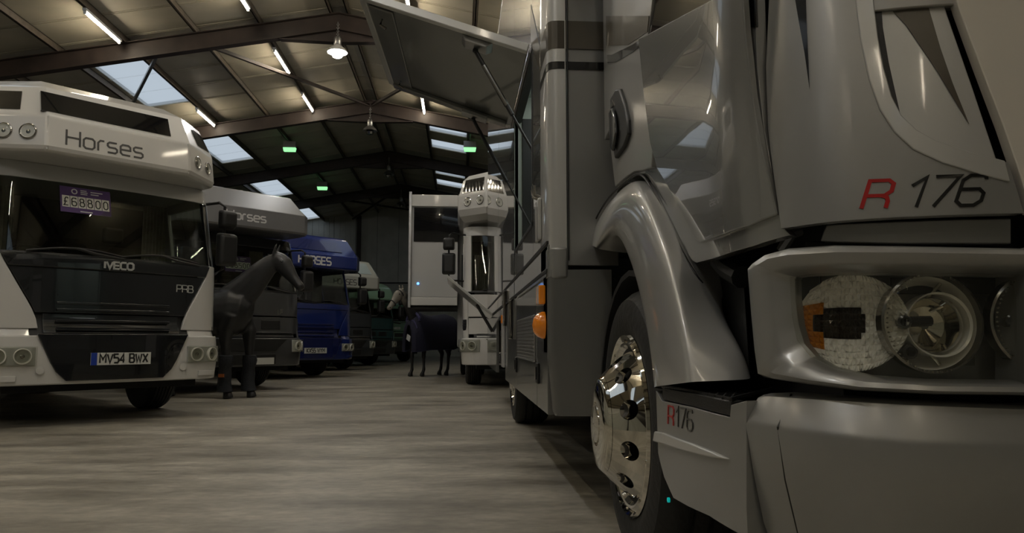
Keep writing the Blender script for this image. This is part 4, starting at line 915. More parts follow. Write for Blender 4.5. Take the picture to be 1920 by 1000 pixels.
ppanel('far_cab_side', cabP, [(LC - af0, .95), (LC - .02, .95), (LC - .02, 1.62), (LC - af0, 1.45)], -.004, .03, silver, step=.1, az=True)
MB().box((.64, 1.75, 2.46), (2 * XC - .64, 3.1, 2.5)).build('cab_roof', silver, near, smooth=False)
# lettering on the front corner
def px_text(name, string, m, plan, p0, p1, hpx, stroke, dfun, parent, slant, wide=1.0, gap=.2):
    (a0, z0), (a1, z1) = plan.px(*p0), plan.px(*p1); zt_ = plan.px(p0[0], p0[1] - hpx)[1]; h = zt_ - z0
    tot = sum(G[c][0] * wide + gap for c in string) - gap + slant; sc_ = (a1 - a0) / (tot * h)
    f = lambda x, y, d: plan.at(a0 + x * sc_, z0 + y + (z1 - z0) * (x * sc_) / (a1 - a0), dfun(a0 + x * sc_, z0 + y) + d)
    return text(MB(), string, h, stroke, f, .0022, .0, gap, slant, wide, False).build(name, m, parent, smooth=False)
px_text('letter_r', 'R', vinyl_red, cabP, (1615, 391), (1682, 389), 52, .0066, tilt, fc, .3, 1.0)
px_text('number_lettering', '176', vinyl_black, cabP, (1696, 389), (1862, 384), 56, .0064, tilt, fc, .42, 1.25, .16)

# strip below the bonnet, dark gap, small bracket
ppanel('lower_bonnet_strip', cabP, [(1540, 416), (1700, 408), (1925, 402), (1925, 452), (1700, 452), (1600, 450), (1525, 448), (1532, 430)], -.045, .03, silver, step=.02)
MB().tube([P(1500, 432, Y=1.52), P(1482, 440, Y=1.52), P(1466, 470, Y=1.54)], .012, 8).build('hinge_bracket', silver_dark, near)
ppanel('strip_shadow_gap', cabP, [(1475, 445), (1600, 449), (1925, 452), (1925, 470), (1475, 475)], -.075, .02, black_dull, step=.03)

# headlight surround: ring between an outer and an inner outline on the bumper plan
outer_b = [(1391, 503), (1400, 492), (1424, 474), (1462, 464), (1560, 457), (1700, 458), (1930, 462), (1930, 744), (1760, 742), (1600, 734), (1500, 722), (1430, 712), (1410, 708), (1404, 660), (1397, 580)]
inner_b = [(1472, 522), (1476, 518), (1490, 516), (1520, 514), (1580, 512), (1700, 512), (1930, 515), (1930, 716), (1760, 714), (1640, 706), (1560, 690), (1520, 672), (1492, 645), (1480, 610), (1473, 560)]
def resample(p, n):
    L_ = [0]
    for a, b in zip(p, p[1:] + p[:1]): L_.append(L_[-1] + math.dist(a, b))
    out = []; q = p + p[:1]
    for i in range(n):
        t = L_[-1] * i / n; k = max(j for j in range(len(L_)) if L_[j] <= t + 1e-9); k = min(k, len(p) - 1)
        out.append(lerp(q[k], q[k + 1], (t - L_[k]) / (L_[k + 1] - L_[k])))
    return out
def dens(p, k=5):
    out = []
    for a, b in zip(p, p[1:] + p[:1]): out += [lerp(a, b, i / k) for i in range(k)]
    return out
zc_b = bumP.px(1700, 470)[1]
ztop = bumP.px(1700, 458)[1]
def bez(q, d, shrink=0.0, into=None):
    return [bumP.at(a, z, d) for a, z in q]
Ob = [bumP.px(*p) for p in dens(outer_b)]; Ib = [bumP.px(*p) for p in dens(inner_b)]
mid = [lerp(o, i, .55) for o, i in zip(Ob, Ib)]; lip = [lerp(o, i, .12) for o, i in zip(Ob, Ib)]
rings_ = [bez(Ob, -.10), bez(Ob, -.03), bez(lip, -.004), bez([lerp(o, i, .30) for o, i in zip(Ob, Ib)], .004), bez([lerp(o, i, .62) for o, i in zip(Ob, Ib)], .0), bez([lerp(o, i, .72) for o, i in zip(Ob, Ib)], -.006), bez(Ib, -.034), bez([lerp(o, i, 1.01) for o, i in zip(Ob, Ib)], -.056)]
hs = MB().rings(rings_, caps=False).build('headlight_surround', silver, near, ang=40)
ppanel('surround_far_side', bumP, [(bumP.px(1930, 744)[0], bumP.px(1930, 744)[1]), (LB - bumP.px(1391, 503)[0], bumP.px(1930, 744)[1]), (LB - bumP.px(1391, 503)[0], ztop), (bumP.px(1930, 462)[0], bumP.px(1930, 462)[1])], -.004, .06, silver, step=.04, az=True)

# headlight unit: black tub, faceted indicator reflector, two round reflectors, clear cover
hl = ppanel('headlight', bumP, [(1466, 500), (1700, 498), (1960, 500), (1960, 730), (1700, 728), (1560, 712), (1480, 690)], -.125, .02, silver, near, step=.03)
fx, fy = Vector((1, 0, 0)), Vector((0, -1, 0))
# faceted reflector of the indicator: small chrome prisms on a shallow dish
ind = MB(); NX, NY = 24, 15
cen = (1598, 606); wpx, hpx = 108, 92; bumI = bumP.offset(-.055)
def ell(u, v): return u * math.sqrt(max(0, 1 - v * v / 2)), v * math.sqrt(max(0, 1 - u * u / 2))
def facet(mb, u0, v0, u1, v1, dep, ht, jit=.2):
    def q(u, v, extra):
        u, v = ell(u, v); a, z = bumI.px(cen[0] + u * wpx, cen[1] + v * hpx); return bumI.at(a, z, dep + .075 - .035 * (1 - u * u) * (1 - v * v) + extra)
    um, vm = (u0 + u1) / 2 + (random.random() - .5) * (u1 - u0) * jit, (v0 + v1) / 2 + (random.random() - .5) * (v1 - v0) * jit
    mb.add([q(u0, v0, 0), q(u1, v0, 0), q(u1, v1, 0), q(u0, v1, 0), q(um, vm, ht)], [(0, 1, 4), (1, 2, 4), (2, 3, 4), (3, 0, 4)])
amb = MB(); slot = MB()
for i in range(NX):
    for j in range(NY):
        u0, v0 = -1 + 2 * i / NX, -1 + 2 * j / NY; u1, v1 = u0 + 2 / NX, v0 + 2 / NY; um, vm = (u0 + u1) / 2, (v0 + v1) / 2
        if ((um + .22) / .5) ** 4 + (vm / .30) ** 4 < 1: facet(slot, u0, v0, u1, v1, -.082, .003); continue
        if um < -.66 + .14 * (1 - abs(vm)) and -.5 < vm < .6: facet(amb, u0, v0, u1, v1, -.075, .004 + .004 * random.random()); continue
        facet(ind, u0, v0, u1, v1, -.075, .005 + random.random() * .008, .7)
io = ind.build('indicator_reflector', reflector_m, hl, smooth=False)
amb.build('amber_facets', mat('dark_amber_facets', (.55, .21, .015), .2, .2), io, smooth=False)
slot.build('bulb_window', mat('smoked_amber_window', (.02, .012, .006), .12, .3), io, smooth=False)
def round_lamp(cx, cyp, rpx, name):
    yl = Vector(bumP.at(*bumP.px(min(cx, 1935), cyp), -.058)).y
    c = P(cx, cyp, Y=yl); r = rpx * yl / F * 1.0; ax = Vector((-.10, -1, .02)).normalized()
    o = MB().lathe([(r * 1.0, -.015), (r * 1.02, .012), (r * .97, .014), (r * .95, .0)], c, ax, 48, caps=False).build(name, chrome_dim, hl)
    MB().lathe([(r * .95, .0), (r * .90, -.02), (r * .74, -.045), (r * .5, -.068), (r * .25, -.078), (.004, -.08)], c, ax, 48, caps=False).build('reflector_bowl', reflector_m, o)
    MB().lathe([(r * .62, .004), (r * .66, .008), (r * .64, -.03), (r * .58, -.04), (r * .57, -.01)], c + Vector((r * .18, 0, -.003)), ax, 40, caps=False).build('projector_ring', reflector_m, o)
    MB().lathe([(r * .56, -.02), (r * .4, -.045), (.003, -.055)], c + Vector((r * .18, 0, -.003)), ax, 32, caps=False).build('inner_mirror', chrome, o)
    s = c + Vector((-r * .52, 0, r * .02)); MB().lathe([(.013, -.05), (.014, -.01), (.012, .004), (.008, .006), (.007, -.004), (.003, -.006)], s, (-.45, -1, .05), 18).build('bulb_shield', black_gloss, o)
    MB().tube([s + Vector((.0, .01, 0)), c + Vector((r * .1, .01, .004))], .010, 10).build('shield_stem', black_plastic, o)
    s = c + Vector((-r * .38, 0, -r * .58)); MB().lathe([(.013, -.04), (.014, -.008), (.009, -.006), (.009, -.03)], s, ax, 18).build('side_lamp_socket', black_plastic, o)
    for da in (.6, 1.15, 4.2, 5.0):
        p0 = c + Vector((math.cos(da) * r * .9, .01, math.sin(da) * r * .9)); p1 = c + Vector((math.cos(da) * r * .45, .045, math.sin(da) * r * .45)); MB().tube([p0, p1], .0035, 6).build('reflector_rib', chrome, o)
    # dotted rim of the lens
    MB().lathe([(r * .985, .018), (r * .7, .026), (r * .35, .031), (.003, .033)], c, ax, 40, caps=False).build('bulb_lens', lens_glass, o)
    rimb = MB()
    for k in range(64):
        t = 2 * math.pi * k / 64; p = c + Vector((math.cos(t) * r * .985, -.016, math.sin(t) * r * .985)); rimb.lathe([(.0016, -.002), (.0016, .002)], p, ax, 5)
    rimb.build('rim_beads', chrome, o)
    return o
round_lamp(1742, 606, 96, 'headlamp'); round_lamp(1942, 604, 94, 'headlamp')
ppanel('lamp_backing', bumP, [(1700, 512), (1960, 512), (1960, 545), (1700, 545)], -.10, .01, black_dull, hl, bevel=0)
ppanel('lamp_tray', bumP, [(1780, 560), (1900, 560), (1900, 690), (1780, 690)], -.12, .005, silver_dark, hl, bevel=0)
ppanel('lens_cover', bumP, [(1474, 520), (1520, 513), (1700, 511), (1940, 514), (1940, 717), (1760, 715), (1640, 707), (1560, 691), (1515, 669), (1488, 638), (1478, 590)], -.012, .004, lens_glass, hl, step=.02, bevel=0)

# bumper: front moulding, side moulding with the step, joints
top_b = [(1398, 742), (1410, 738), (1460, 741), (1560, 747), (1700, 755), (1930, 764)]
fold_b = [(1388, 795), (1400, 792), (1460, 801), (1560, 815), (1700, 828), (1930, 836)]
def curve(plan, p):
    t = [plan.px(*q) for q in p]; return t
tT, tF = curve(bumP, top_b), curve(bumP, fold_b)
aS = bumP.px(1400, 742)[0]; sec = []
def zbot(a): return interp([(0, .40), (.10, .36), (.25, .325), (.5, .30), (.9, .285), (LB - .9, .285)], min(a, LB - a))
N = 90
for i in range(N + 1):
    a = aS + (LB - 2 * aS) * i / N; b = min(a, LB - a); zt_, zf = interp(tT, b), interp(tF, b); zb2 = zbot(a)
    sec.append([bumP.at(a, zt_ - .03, -.12), bumP.at(a, zt_, -.10), bumP.at(a, zt_, -.040), bumP.at(a, zt_ - .006, -.026), bumP.at(a, zf + .006, .0), bumP.at(a, zf - .006, .004), bumP.at(a, (zf * 2 + zb2) / 3, -.010), bumP.at(a, (zf + zb2 * 2) / 3, -.030), bumP.at(a, zb2 + .04, -.052), bumP.at(a, zb2, -.075), bumP.at(a, zb2, -.15)])
bf = MB().rings(sec, caps=False).build('bumper', silver, near, ang=32)
aJ = bumP.px(1460, 800)[0]
def joint(a0_, nm):
    mb = MB(); zt_, zf = interp(tT, a0_), interp(tF, a0_); zb2 = zbot(a0_)
    mb.tube([bumP.at(a0_ + .004, zt_, -.036), bumP.at(a0_, zf, .0025), bumP.at(a0_ + .002, (zf * 2 + zb2) / 3, -.0115), bumP.at(a0_ + .012, (zf + zb2 * 2) / 3, -.0315), bumP.at(a0_ + .022, zb2 + .04, -.0535)], .0022, 6).build(nm, black_plastic, bf)
joint(aJ, 'bumper_joint')
sidepoly = [(1232, 733), (1243, 752), (1300, 764), (1371, 783), (1373, 760), (1402, 752), (1402, 1010), (1330, 968), (1290, 950), (1262, 934), (1246, 895), (1236, 850)]
sb = ppanel('bumper_side', bumP, sidepoly, lambda a, z: .003 - .05 * max(0, .42 - z), .05, silver, near, step=.04, zsteps=(.36, .42, .5), bevel=.006)
ppanel('bumper_crease_highlight', bumP, [(1234, 809), (1250, 812), (1300, 830), (1345, 848), (1372, 861), (1340, 858), (1290, 846), (1250, 833), (1231, 828)], lambda a, z: .012, .012, silver_light, sb, step=.04, bevel=.004)  # raised crease in paler silver, its highlight put into the colour
px_text('letter_r', 'R', vinyl_red, bumP, (1255, 795), (1267, 799), 34, .004, lambda a, z: .003, sb, .1)
px_text('number_lettering', '176', vinyl_black, bumP, (1270, 799), (1303, 810), 36, .004, lambda a, z: .003, sb, .1)
ppanel('step_riser', bumP, [(1242, 726), (1300, 737), (1371, 752), (1371, 781), (1300, 763), (1242, 749)], .0, .03, black_plastic, sb, step=.05, bevel=.003)
# expanded-metal tread
tz = bumP.px(1300, 737)[1]; tr = MB()
q00, q10, q11, q01 = P(1243, 724, Z=tz), P(1371, 750, Z=tz), P(1478, 722, Z=tz), P(1330, 714, Z=tz)
def tp(u, v): return q00.lerp(q10, u).lerp(q01.lerp(q11, u), v)
nd = 11
for k in range(-nd, nd + 1):
    for sgn in (1, -1):
        pts = []
        for t in (0, 1):
            pass
        # lines u = v*sgn*.5 + k/nd clipped to the unit square
        seg = [(u, v) for v in [i / 8 for i in range(9)] for u in [k / nd + sgn * v * .55 + (.0 if sgn > 0 else .0)] if 0 <= u <= 1]
        if len(seg) >= 2: tr.tube([tp(*seg[0]), tp(*seg[-1])], .0045, 5)
tr.tube([tp(0, 0), tp(1, 0), tp(1, 1), tp(0, 1), tp(0, 0)], .006, 6)
tm = tr.build('step_tread', black_plastic, sb); 
MB().hexa([tp(0, 0) - Vector((0, 0, .05)), tp(1, 0) - Vector((0, 0, .05)), tp(1, 1) - Vector((0, 0, .05)), tp(0, 1) - Vector((0, 0, .05)), tp(0, 0) - Vector((0, 0, .04)), tp(1, 0) - Vector((0, 0, .04)), tp(1, 1) - Vector((0, 0, .04)), tp(0, 1) - Vector((0, 0, .04))]).build('step_pan', black_dull, sb, smooth=False)

# wheel-arch fender: lofted between the arch lip, a bulge, a crease and the outer edge
L1 = [(1122, 466), (1136, 452), (1143, 443), (1152, 439), (1160, 445), (1170, 464), (1184, 500), (1196, 544), (1208, 600), (1218, 665), (1224, 726)]
L3 = [(1111, 461), (1115, 428), (1138, 388), (1170, 350), (1194, 343), (1214, 368), (1238, 424), (1266, 505), (1283, 580), (1294, 650), (1301, 716)]
L4 = [(1109, 460), (1111, 424), (1136, 378), (1174, 340), (1199, 329), (1223, 361), (1255, 429), (1293, 503), (1338, 566), (1400, 664), (1410, 712)]
n = len(L1); sec = []
for i in range(n):
    l4x = .598 if i < 7 else (.61 if i == 7 else (.66 if i == 8 else .675))
    A = P(*L1[i], X=.560); C_ = P(*L3[i], X=.548); D_ = P(*L4[i], X=l4x); m2 = lerp(L1[i], L3[i], .5); B = P(*m2, X=.530); B1 = P(*lerp(L1[i], L3[i], .16), X=.540); B2 = P(*lerp(L1[i], L3[i], .84), X=.533)
    E_ = Vector((.72, A.y + .03, A.z - .02)); E2 = Vector((.74, D_.y + .02, D_.z - .02)) if i < 8 else D_ + Vector((.02, .06, 0))
    sec.append([E_, A + Vector((.012, .004, -.006)), A, B1, B, B2, C_, D_, E2])
fine = []
for i in range(n - 1):                       # smooth the stations
    for k in range(6):
        t = k / 6; row = []
        for j in range(len(sec[0])):
            p0, p1, p2, p3 = sec[max(i - 1, 0)][j], sec[i][j], sec[i + 1][j], sec[min(i + 2, n - 1)][j]
            row.append(.5 * ((2 * p1) + (p2 - p0) * t + (2 * p0 - 5 * p1 + 4 * p2 - p3) * t * t + (3 * p1 - p0 - 3 * p2 + p3) * t ** 3))
        fine.append(row)
fine.append(sec[-1])
fd_ = MB().rings(sec, closed=False, caps=False).build('wheel_arch_fender', silver_light, near, ang=120)
su = fd_.modifiers.new('subd', 'SUBSURF'); su.levels = 3; su.render_levels = 3
MB().tube([r[7] + Vector((.004, .002, .003)) for r in fine[:46]], .004, 6).build('fender_seal', black_plastic, fd_)
# black inner filler between fender and headlight
MB().hexa([P(1290, 500, X=.72), P(1392, 492, Y=1.75), P(1405, 700, Y=1.75), P(1330, 700, X=.74), P(1296, 500, X=.90), P(1400, 480, Y=1.95), P(1410, 700, Y=1.95), P(1340, 700, X=.95)]).build('inner_filler', black_plastic, near, smooth=False)
MB().tube([P(1350, 487, Y=1.86), P(1366, 505, Y=1.82), P(1392, 520, Y=1.74)], .028, 10).build('intake_hose', black_plastic, near)

# front wheel with chrome trim
WX, WY, WR = .600, 2.60, .465
def big_wheel(cx, cyy, side, dome, name='front_wheel'):
    o = MB().lathe([(.30, .0), (.32, -.012), (.37, -.020), (.43, -.010), (.455, .02), (.465, .045), (.465, .075), (.452, .08), (.452, .09), (.465, .095), (.465, .135), (.452, .14), (.452, .15), (.465, .155), (.465, .2), (.452, .205), (.452, .215), (.465, .22), (.465, .25), (.43, .29), (.30, .28)], (cx, cyy, WR), (-side, 0, 0), 64).build(name, rubber, near)
    rim = MB().lathe([(.285, .03), (.305, -.004), (.312, -.012), (.306, -.022), (.296, -.016), (.288, -.010), (.280, -.018), (.272, -.016), (.262, .0), (.252, .004)], (cx, cyy, WR), (-side, 0, 0), 64, caps=False).build('rim_ring', chrome, o)
    # conical wall of the trim with round hand holes
    c0 = Vector((cx, cyy, WR)); nseg = 10; hole = .034; wall = MB(); depth = dome
    r_out, r_in = .252, .165
    def cone(t, th): r = r_out + (r_in - r_out) * t; return c0 + Vector((side * (-.004 + depth * (t ** .8)), math.cos(th) * r, math.sin(th) * r))
    for k in range(nseg):
        t0, t1 = 2 * math.pi * k / nseg, 2 * math.pi * (k + 1) / nseg; tm_ = (t0 + t1) / 2; M = 24; out = []; inn = []
        for q in range(M):
            an = 2 * math.pi * q / M; cx_, cy_2 = math.cos(an), math.sin(an); s_ = max(abs(cx_), abs(cy_2)); u, v = cx_ / s_, cy_2 / s_
            out.append(cone(.5 + .5 * v, tm_ + u * (t1 - t0) / 2)); inn.append(cone(.48 + .26 * cy_2, tm_ + .155 * cx_))
        deep = [p + Vector((-side * .03, 0, 0)) for p in inn]
        wall.rings([out, inn, deep], caps=False)
    wall.build('trim_wall', chrome, rim)
    MB().lathe([(.245, .02), (.16, -.02)], (cx, cyy, WR), (-side, 0, 0), 40, caps=False).build('trim_shadow', black_dull, rim)
    MB().lathe([(r_in + .002, -depth + .004), (r_in - .006, -depth - .004), (.15, -depth - .012), (.11, -depth - .018), (.075, -depth - .02), (.072, -depth - .012), (.066, -depth - .012), (.063, -depth - .022), (.03, -depth - .026), (.003, -depth - .027)], (cx, cyy, WR), (-side, 0, 0), 56, caps=False).build('hub_dome', chrome, rim)
    mb = MB()
    for k in range(10):
        t = 2 * math.pi * (k + .5) / 10; mb.lathe([(.006, 0), (.005, -.006), (.001, -.007)], c0 + Vector((side * .015, math.cos(t) * .285, math.sin(t) * .285)), (-side, 0, 0), 8)
    mb.build('trim_studs', chrome, rim)
    return o
fwv = big_wheel(WX, WY, -1, .105)
MB().lathe([(.007, -.004), (.007, .002), (.001, .003)], P(1253, 938, X=.59), (-1, 0, 0), 10).build('valve_light', led_cyan, fwv)
big_wheel(2 * XC - WX, WY, 1, .105)
big_wheel(.52, 7.0, -1, .03, 'rear_wheel'); big_wheel(2 * XC - .52, 7.0, 1, .03, 'rear_wheel')

# ------------------------------------------------------------------ its horsebox body
BX, BY0, BY1, ZB, ZT = .389, 3.22, 10.2, .43, 3.95
OPY0, OPY1, OPZ0, OPZ1 = 3.90, 5.22, 1.36, 2.34
def side_panel(name, y0, y1, z0, z1, m, x=BX, th=.03, bevel=.004): return MB().box((x, y0, z0), (x + th, y1, z1)).build(name, m, near, smooth=False, bevel=bevel)
side_panel('side_panel', BY0 + .31, OPY0, 1.19, ZT, silver_side)
side_panel('side_panel', OPY0 + .0, OPY1, OPZ1, ZT, silver_side)
side_panel('side_panel', OPY0, OPY1, 1.19, OPZ0, silver_side)
side_panel('side_panel', OPY1, 7.35, 1.19, ZT, silver_side)
side_panel('side_panel', 7.37, BY1, 1.19, ZT, silver_side)
side_panel('mid_band', BY0 + .02, BY1, 1.07, 1.175, silver_side)
for y0, y1 in ((BY0 + .06, 3.72), (3.73, 5.05), (5.06, 6.25), (7.75, 9.0), (9.01, BY1)): side_panel('skirt_locker', y0, y1, ZB + .0, 1.045, silver_dark)
MB().box((BX, 6.27, .95), (BX + .03, 7.73, 1.045)).build('rear_arch_panel', silver_dark, near, smooth=False)
MB().box((BX + .012, BY0 + .05, .46), (BX + .03, BY1, 1.2)).build('skirt_backing', black_dull, near, smooth=False) if False else None
for z in (1.1825, 1.058): MB().box((BX - .006, BY0 + .03, z - .008), (BX + .02, BY1, z + .008)).build('groove_trim', black_plastic, near, smooth=False)
MB().box((BX - .008, BY0 + .03, 1.032), (BX + .01, 4.9, 1.045)).build('awning_rail', chrome_dim, near, smooth=False)
MB().box((2 * XC - BX - .03, BY0, ZB), (2 * XC - BX, BY1, ZT)).build('far_side_wall', silver_side, near, smooth=False)
MB().box((BX, BY0, ZT), (2 * XC - BX, BY1, ZT + .06)).build('body_roof', silver, near, smooth=False, bevel=.03)
MB().box((BX + .03, BY1 - .04, .6), (2 * XC - BX - .03, BY1, ZT)).build('rear_wall', silver_side, near, smooth=False)
MB().box((BX + .04, BY0 + .04, .80), (2 * XC - BX - .04, BY1 - .05, .86)).build('body_floor', black_dull, near, smooth=False)
lt = MB().hexa([(BX, 1.35, 2.62), (2 * XC - BX, 1.35, 2.62), (2 * XC - BX, BY0 + .1, 2.62), (BX, BY0 + .1, 2.62), (BX + .05, 1.75, ZT), (2 * XC - BX - .05, 1.75, ZT), (2 * XC - BX, BY0 + .1, ZT), (BX, BY0 + .1, ZT)]).build('luton', silver_light, near, smooth=False, bevel=.06)
# front face beside the cab: rounded corner pillar, front panel, skirt front with its own rounded edge
prof = [(BX, BY0 + .30), (BX, BY0 + .05), (BX + .006, BY0 + .022), (BX + .02, BY0 + .006), (BX + .045, BY0), (.470, BY0 - .002), (.470, BY0 + .05), (BX + .05, BY0 + .05), (BX + .04, BY0 + .30)]
MB().rings([[(x, y, z) for x, y in prof] for z in (1.04, 2.60)]).build('corner_pillar', silver_light, near, ang=50)
foot = [(BX - .002, BY0 + .10), (BX - .002, BY0 + .03), (BX + .02, BY0 - .004), (BX + .05, BY0 - .01), (.475, BY0 - .01), (.475, BY0 + .06), (BX + .03, BY0 + .10)]
MB().rings([[(x + (.0 if k < 2 else .0), y, z) for x, y in foot] for k, z in enumerate((1.02, 1.16))]).build('pillar_foot', silver, near, ang=50, bevel=.012)
MB().box((.475, BY0 + .004, 1.08), (.70, BY0 + .04, 2.60)).build('front_panel', silver, near, smooth=False, bevel=.003)
sk = [(BX, BY0 + .2), (BX, BY0 + .03), (BX + .012, BY0 + .008), (BX + .035, BY0), (.66, BY0 - .03), (.66, BY0 + .2)]
MB().rings([[(x + dx, y, z) for x, y in sk] for z, dx in ((ZB, .03), (ZB + .02, .02), (.70, .0), (1.06, .0))]).build('skirt_front', silver_dark, near, ang=50)  # dark silver puts the shade on this face into its colour
# livery bands round the pillar and front panel
for z0, z1, m_ in ((2.06, 2.19, taupe), (1.965, 2.0, vinyl_black)):
    pr = [(x, y) for x, y in prof[:6]]; outp = [(BX - .0015, BY0 + .30), (BX - .0015, BY0 + .05), (BX + .0045, BY0 + .0205), (BX + .019, BY0 + .0045), (BX + .045, BY0 - .0015), (.700, BY0 - .0035)]
    inn = [(x + .0012, y + .0012) for x, y in outp]
    MB().rings([[(x, y, z) for x, y in outp + inn[::-1]] for z in (z0, z1)]).build('livery_band', m_, near, smooth=False)
MB().hexa([(BX - .0025, 3.52, 2.06), (BX - .0025, 3.98, 2.40), (BX - .001, 3.98, 2.40), (BX - .001, 3.52, 2.06), (BX - .0025, 3.52, 2.19), (BX - .0025, 3.98, 2.62), (BX - .001, 3.98, 2.62), (BX - .001, 3.52, 2.19)]).build('livery_band', taupe, near, smooth=False)
MB().tube([(.478, BY0 - .004, 1.1), (.478, BY0 - .004, 2.6)], .003, 6).build('panel_seam', black_plastic, near)
# opening: jambs, lining, back wall, shelf, switch panel, hooks
fr_ = MB().box((BX - .004, OPY0, OPZ0), (BX + .05, OPY0 + .04, OPZ1)).box((BX + .055, OPY1 - .01, OPZ0), (BX + .125, OPY1 + .03, OPZ1)).box((BX - .004, OPY0, OPZ0), (BX + .05, OPY1, OPZ0 + .025)).box((BX - .004, OPY0, OPZ1 - .03), (BX + .05, OPY1, OPZ1)).build('opening_frame', black_plastic, near, smooth=False, bevel=.004)
MB().box((1.35, OPY0 - .3, 1.0), (1.38, OPY1 + .3, 2.6)).box((BX + .0, OPY1 + .0, 1.0), (1.38, OPY1 + .05, 2.6)).box((BX + .06, OPY0 - .06, 1.0), (1.38, OPY0 - .03, 2.6)).box((BX + .04, OPY0 - .06, 1.18), (1.38, OPY1 + .05, 1.2)).box((BX + .04, OPY0 - .06, 2.5), (1.38, OPY1 + .05, 2.53)).build('locker_lining', inner_m, near, smooth=False)
sp = MB().box((.525, OPY1 - .02, 1.74), (.66, OPY1, 2.06)).build('switch_panel', black_plastic, near, smooth=False, bevel=.015)
for z in (1.80, 1.87, 1.95): MB().lathe([(.022, 0), (.022, .008), (.016, .012), (.003, .012)], (.565, OPY1 - .02, z), (0, -1, 0), 14).build('switch_knob', black_gloss, sp)
MB().box((.6, OPY0 + .2, 2.47), (1.2, OPY1 - .1, 2.495)).build('added_locker_glow', mat('added_glow_panel', (1, 1, 1), .4, emit=(.95, 1, .95), estr=2.2), near, smooth=False)  # unseen glowing panel added to brighten the locker lining
# grab hook and twin latch bars on the pillar side
hk = MB(); hb = P(1013, 372, X=BX)
for dy in (-.05, 0, .05): hk.tube([(BX - .006, hb.y + dy * .8, hb.z), (BX - .03, hb.y + dy, hb.z + .01), (BX - .035, hb.y + dy * 1.3, hb.z + (.07 if dy == 0 else .05))], .006, 6)
hk.build('coat_hook', chrome_dim, near)
for dy in (.05, -.04): MB().box((BX - .02, hb.y + dy - .03, hb.z - .21), (BX, hb.y + dy + .03, hb.z - .01)).build('latch_bar', silver_light, near, smooth=False, bevel=.008)
# raised flap with frame, hinge, seal, catches and gas struts
HN, HF = Vector((BX, 4.0, 2.345)), Vector((BX, 5.44, 2.345)); ON = P(680, -2, Y=4.08); OF = P(735, 158, Y=5.5)
nrm_ = (ON - HN).cross(HF - HN).normalized()
if nrm_.z < 0: nrm_ = -nrm_
def fl(u, v, d=0.0): return HN.lerp(HF, v).lerp(ON.lerp(OF, v), u) + nrm_ * d
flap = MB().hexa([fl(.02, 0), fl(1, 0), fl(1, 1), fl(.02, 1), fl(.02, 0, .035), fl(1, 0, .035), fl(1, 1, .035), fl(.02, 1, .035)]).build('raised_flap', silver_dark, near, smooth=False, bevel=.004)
fi = .07
for (u0, v0), (u1, v1) in (((0.02, 0), (1, 0)), ((1, 0), (1, 1)), ((1, 1), (.02, 1))):
    a, b = fl(u0, v0, .018), fl(u1, v1, .018); t = (b - a).normalized(); s_ = t.cross(nrm_).normalized() * .022; up_ = nrm_ * .024
    MB().hexa([a - s_ - up_, b - s_ - up_, b + s_ - up_, a + s_ - up_, a - s_ + up_, b - s_ + up_, b + s_ + up_, a + s_ + up_]).build('flap_edge_trim', silver_light, flap, smooth=False, bevel=.005)
MB().hexa([fl(.82, .03, -.012), fl(.97, .03, -.012), fl(.97, .97, -.012), fl(.82, .97, -.012), fl(.82, .03, 0), fl(.97, .03, 0), fl(.97, .97, 0), fl(.82, .97, 0)]).build('flap_locking_rail', silver_dark, flap, smooth=False, bevel=.008)
MB().hexa([fl(.05, .93, -.03), fl(.97, .93, -.03), fl(.97, .99, -.03), fl(.05, .99, -.03), fl(.05, .93, 0), fl(.97, .93, 0), fl(.97, .99, 0), fl(.05, .99, 0)]).build('flap_return', silver_dark, flap, smooth=False, bevel=.006)
MB().tube([fl(.0, -.01, .01), fl(.0, 1.01, .01)], .016, 10).build('flap_hinge', steel, flap)
for v in (.12, .86):
    MB().tube([fl(.9, v, 0), fl(.9, v, -.05), fl(.86, v, -.06)], .009, 8).build('flap_catch', chrome_dim, flap)
MB().hexa([fl(.25, .02, -.035), fl(.38, .02, -.035), fl(.38, .10, -.035), fl(.25, .10, -.035), fl(.22, .02, 0), fl(.41, .02, 0), fl(.41, .12, 0), fl(.22, .12, 0)]).build('strut_bracket', steel, flap, smooth=False, bevel=.005)
MB().hexa([fl(.20, .90, -.06), fl(.40, .90, -.06), fl(.40, .97, -.06), fl(.20, .97, -.06), fl(.20, .90, -.03), fl(.40, .90, -.03), fl(.40, .97, -.03), fl(.20, .97, -.03)]).build('strut_bracket', steel, flap, smooth=False, bevel=.005)
for a, b in ((fl(.31, .07, -.045), Vector((BX + .05, OPY0 + .10, 1.72))), (fl(.30, .94, -.07), Vector((BX + .12, OPY1 - .12, 1.52)))):
    sb2 = MB().tube([a, a.lerp(b, .58)], .013, 10).build('gas_strut', black_plastic, near)
    MB().tube([a.lerp(b, .57), b], .007, 8).build('strut_rod', black_plastic, sb2)
    if b.y < 4.5: MB().tube([a.lerp(b, .14), a.lerp(b, .50)], .0145, 10).build('strut_sleeve', chrome_dim, sb2)
    for p in (a, b): MB().lathe([(.003, -.016), (.014, -.01), (.017, 0), (.014, .01), (.003, .016)], p, (0, 0, 1), 10).build('ball_joint', black_plastic, sb2)
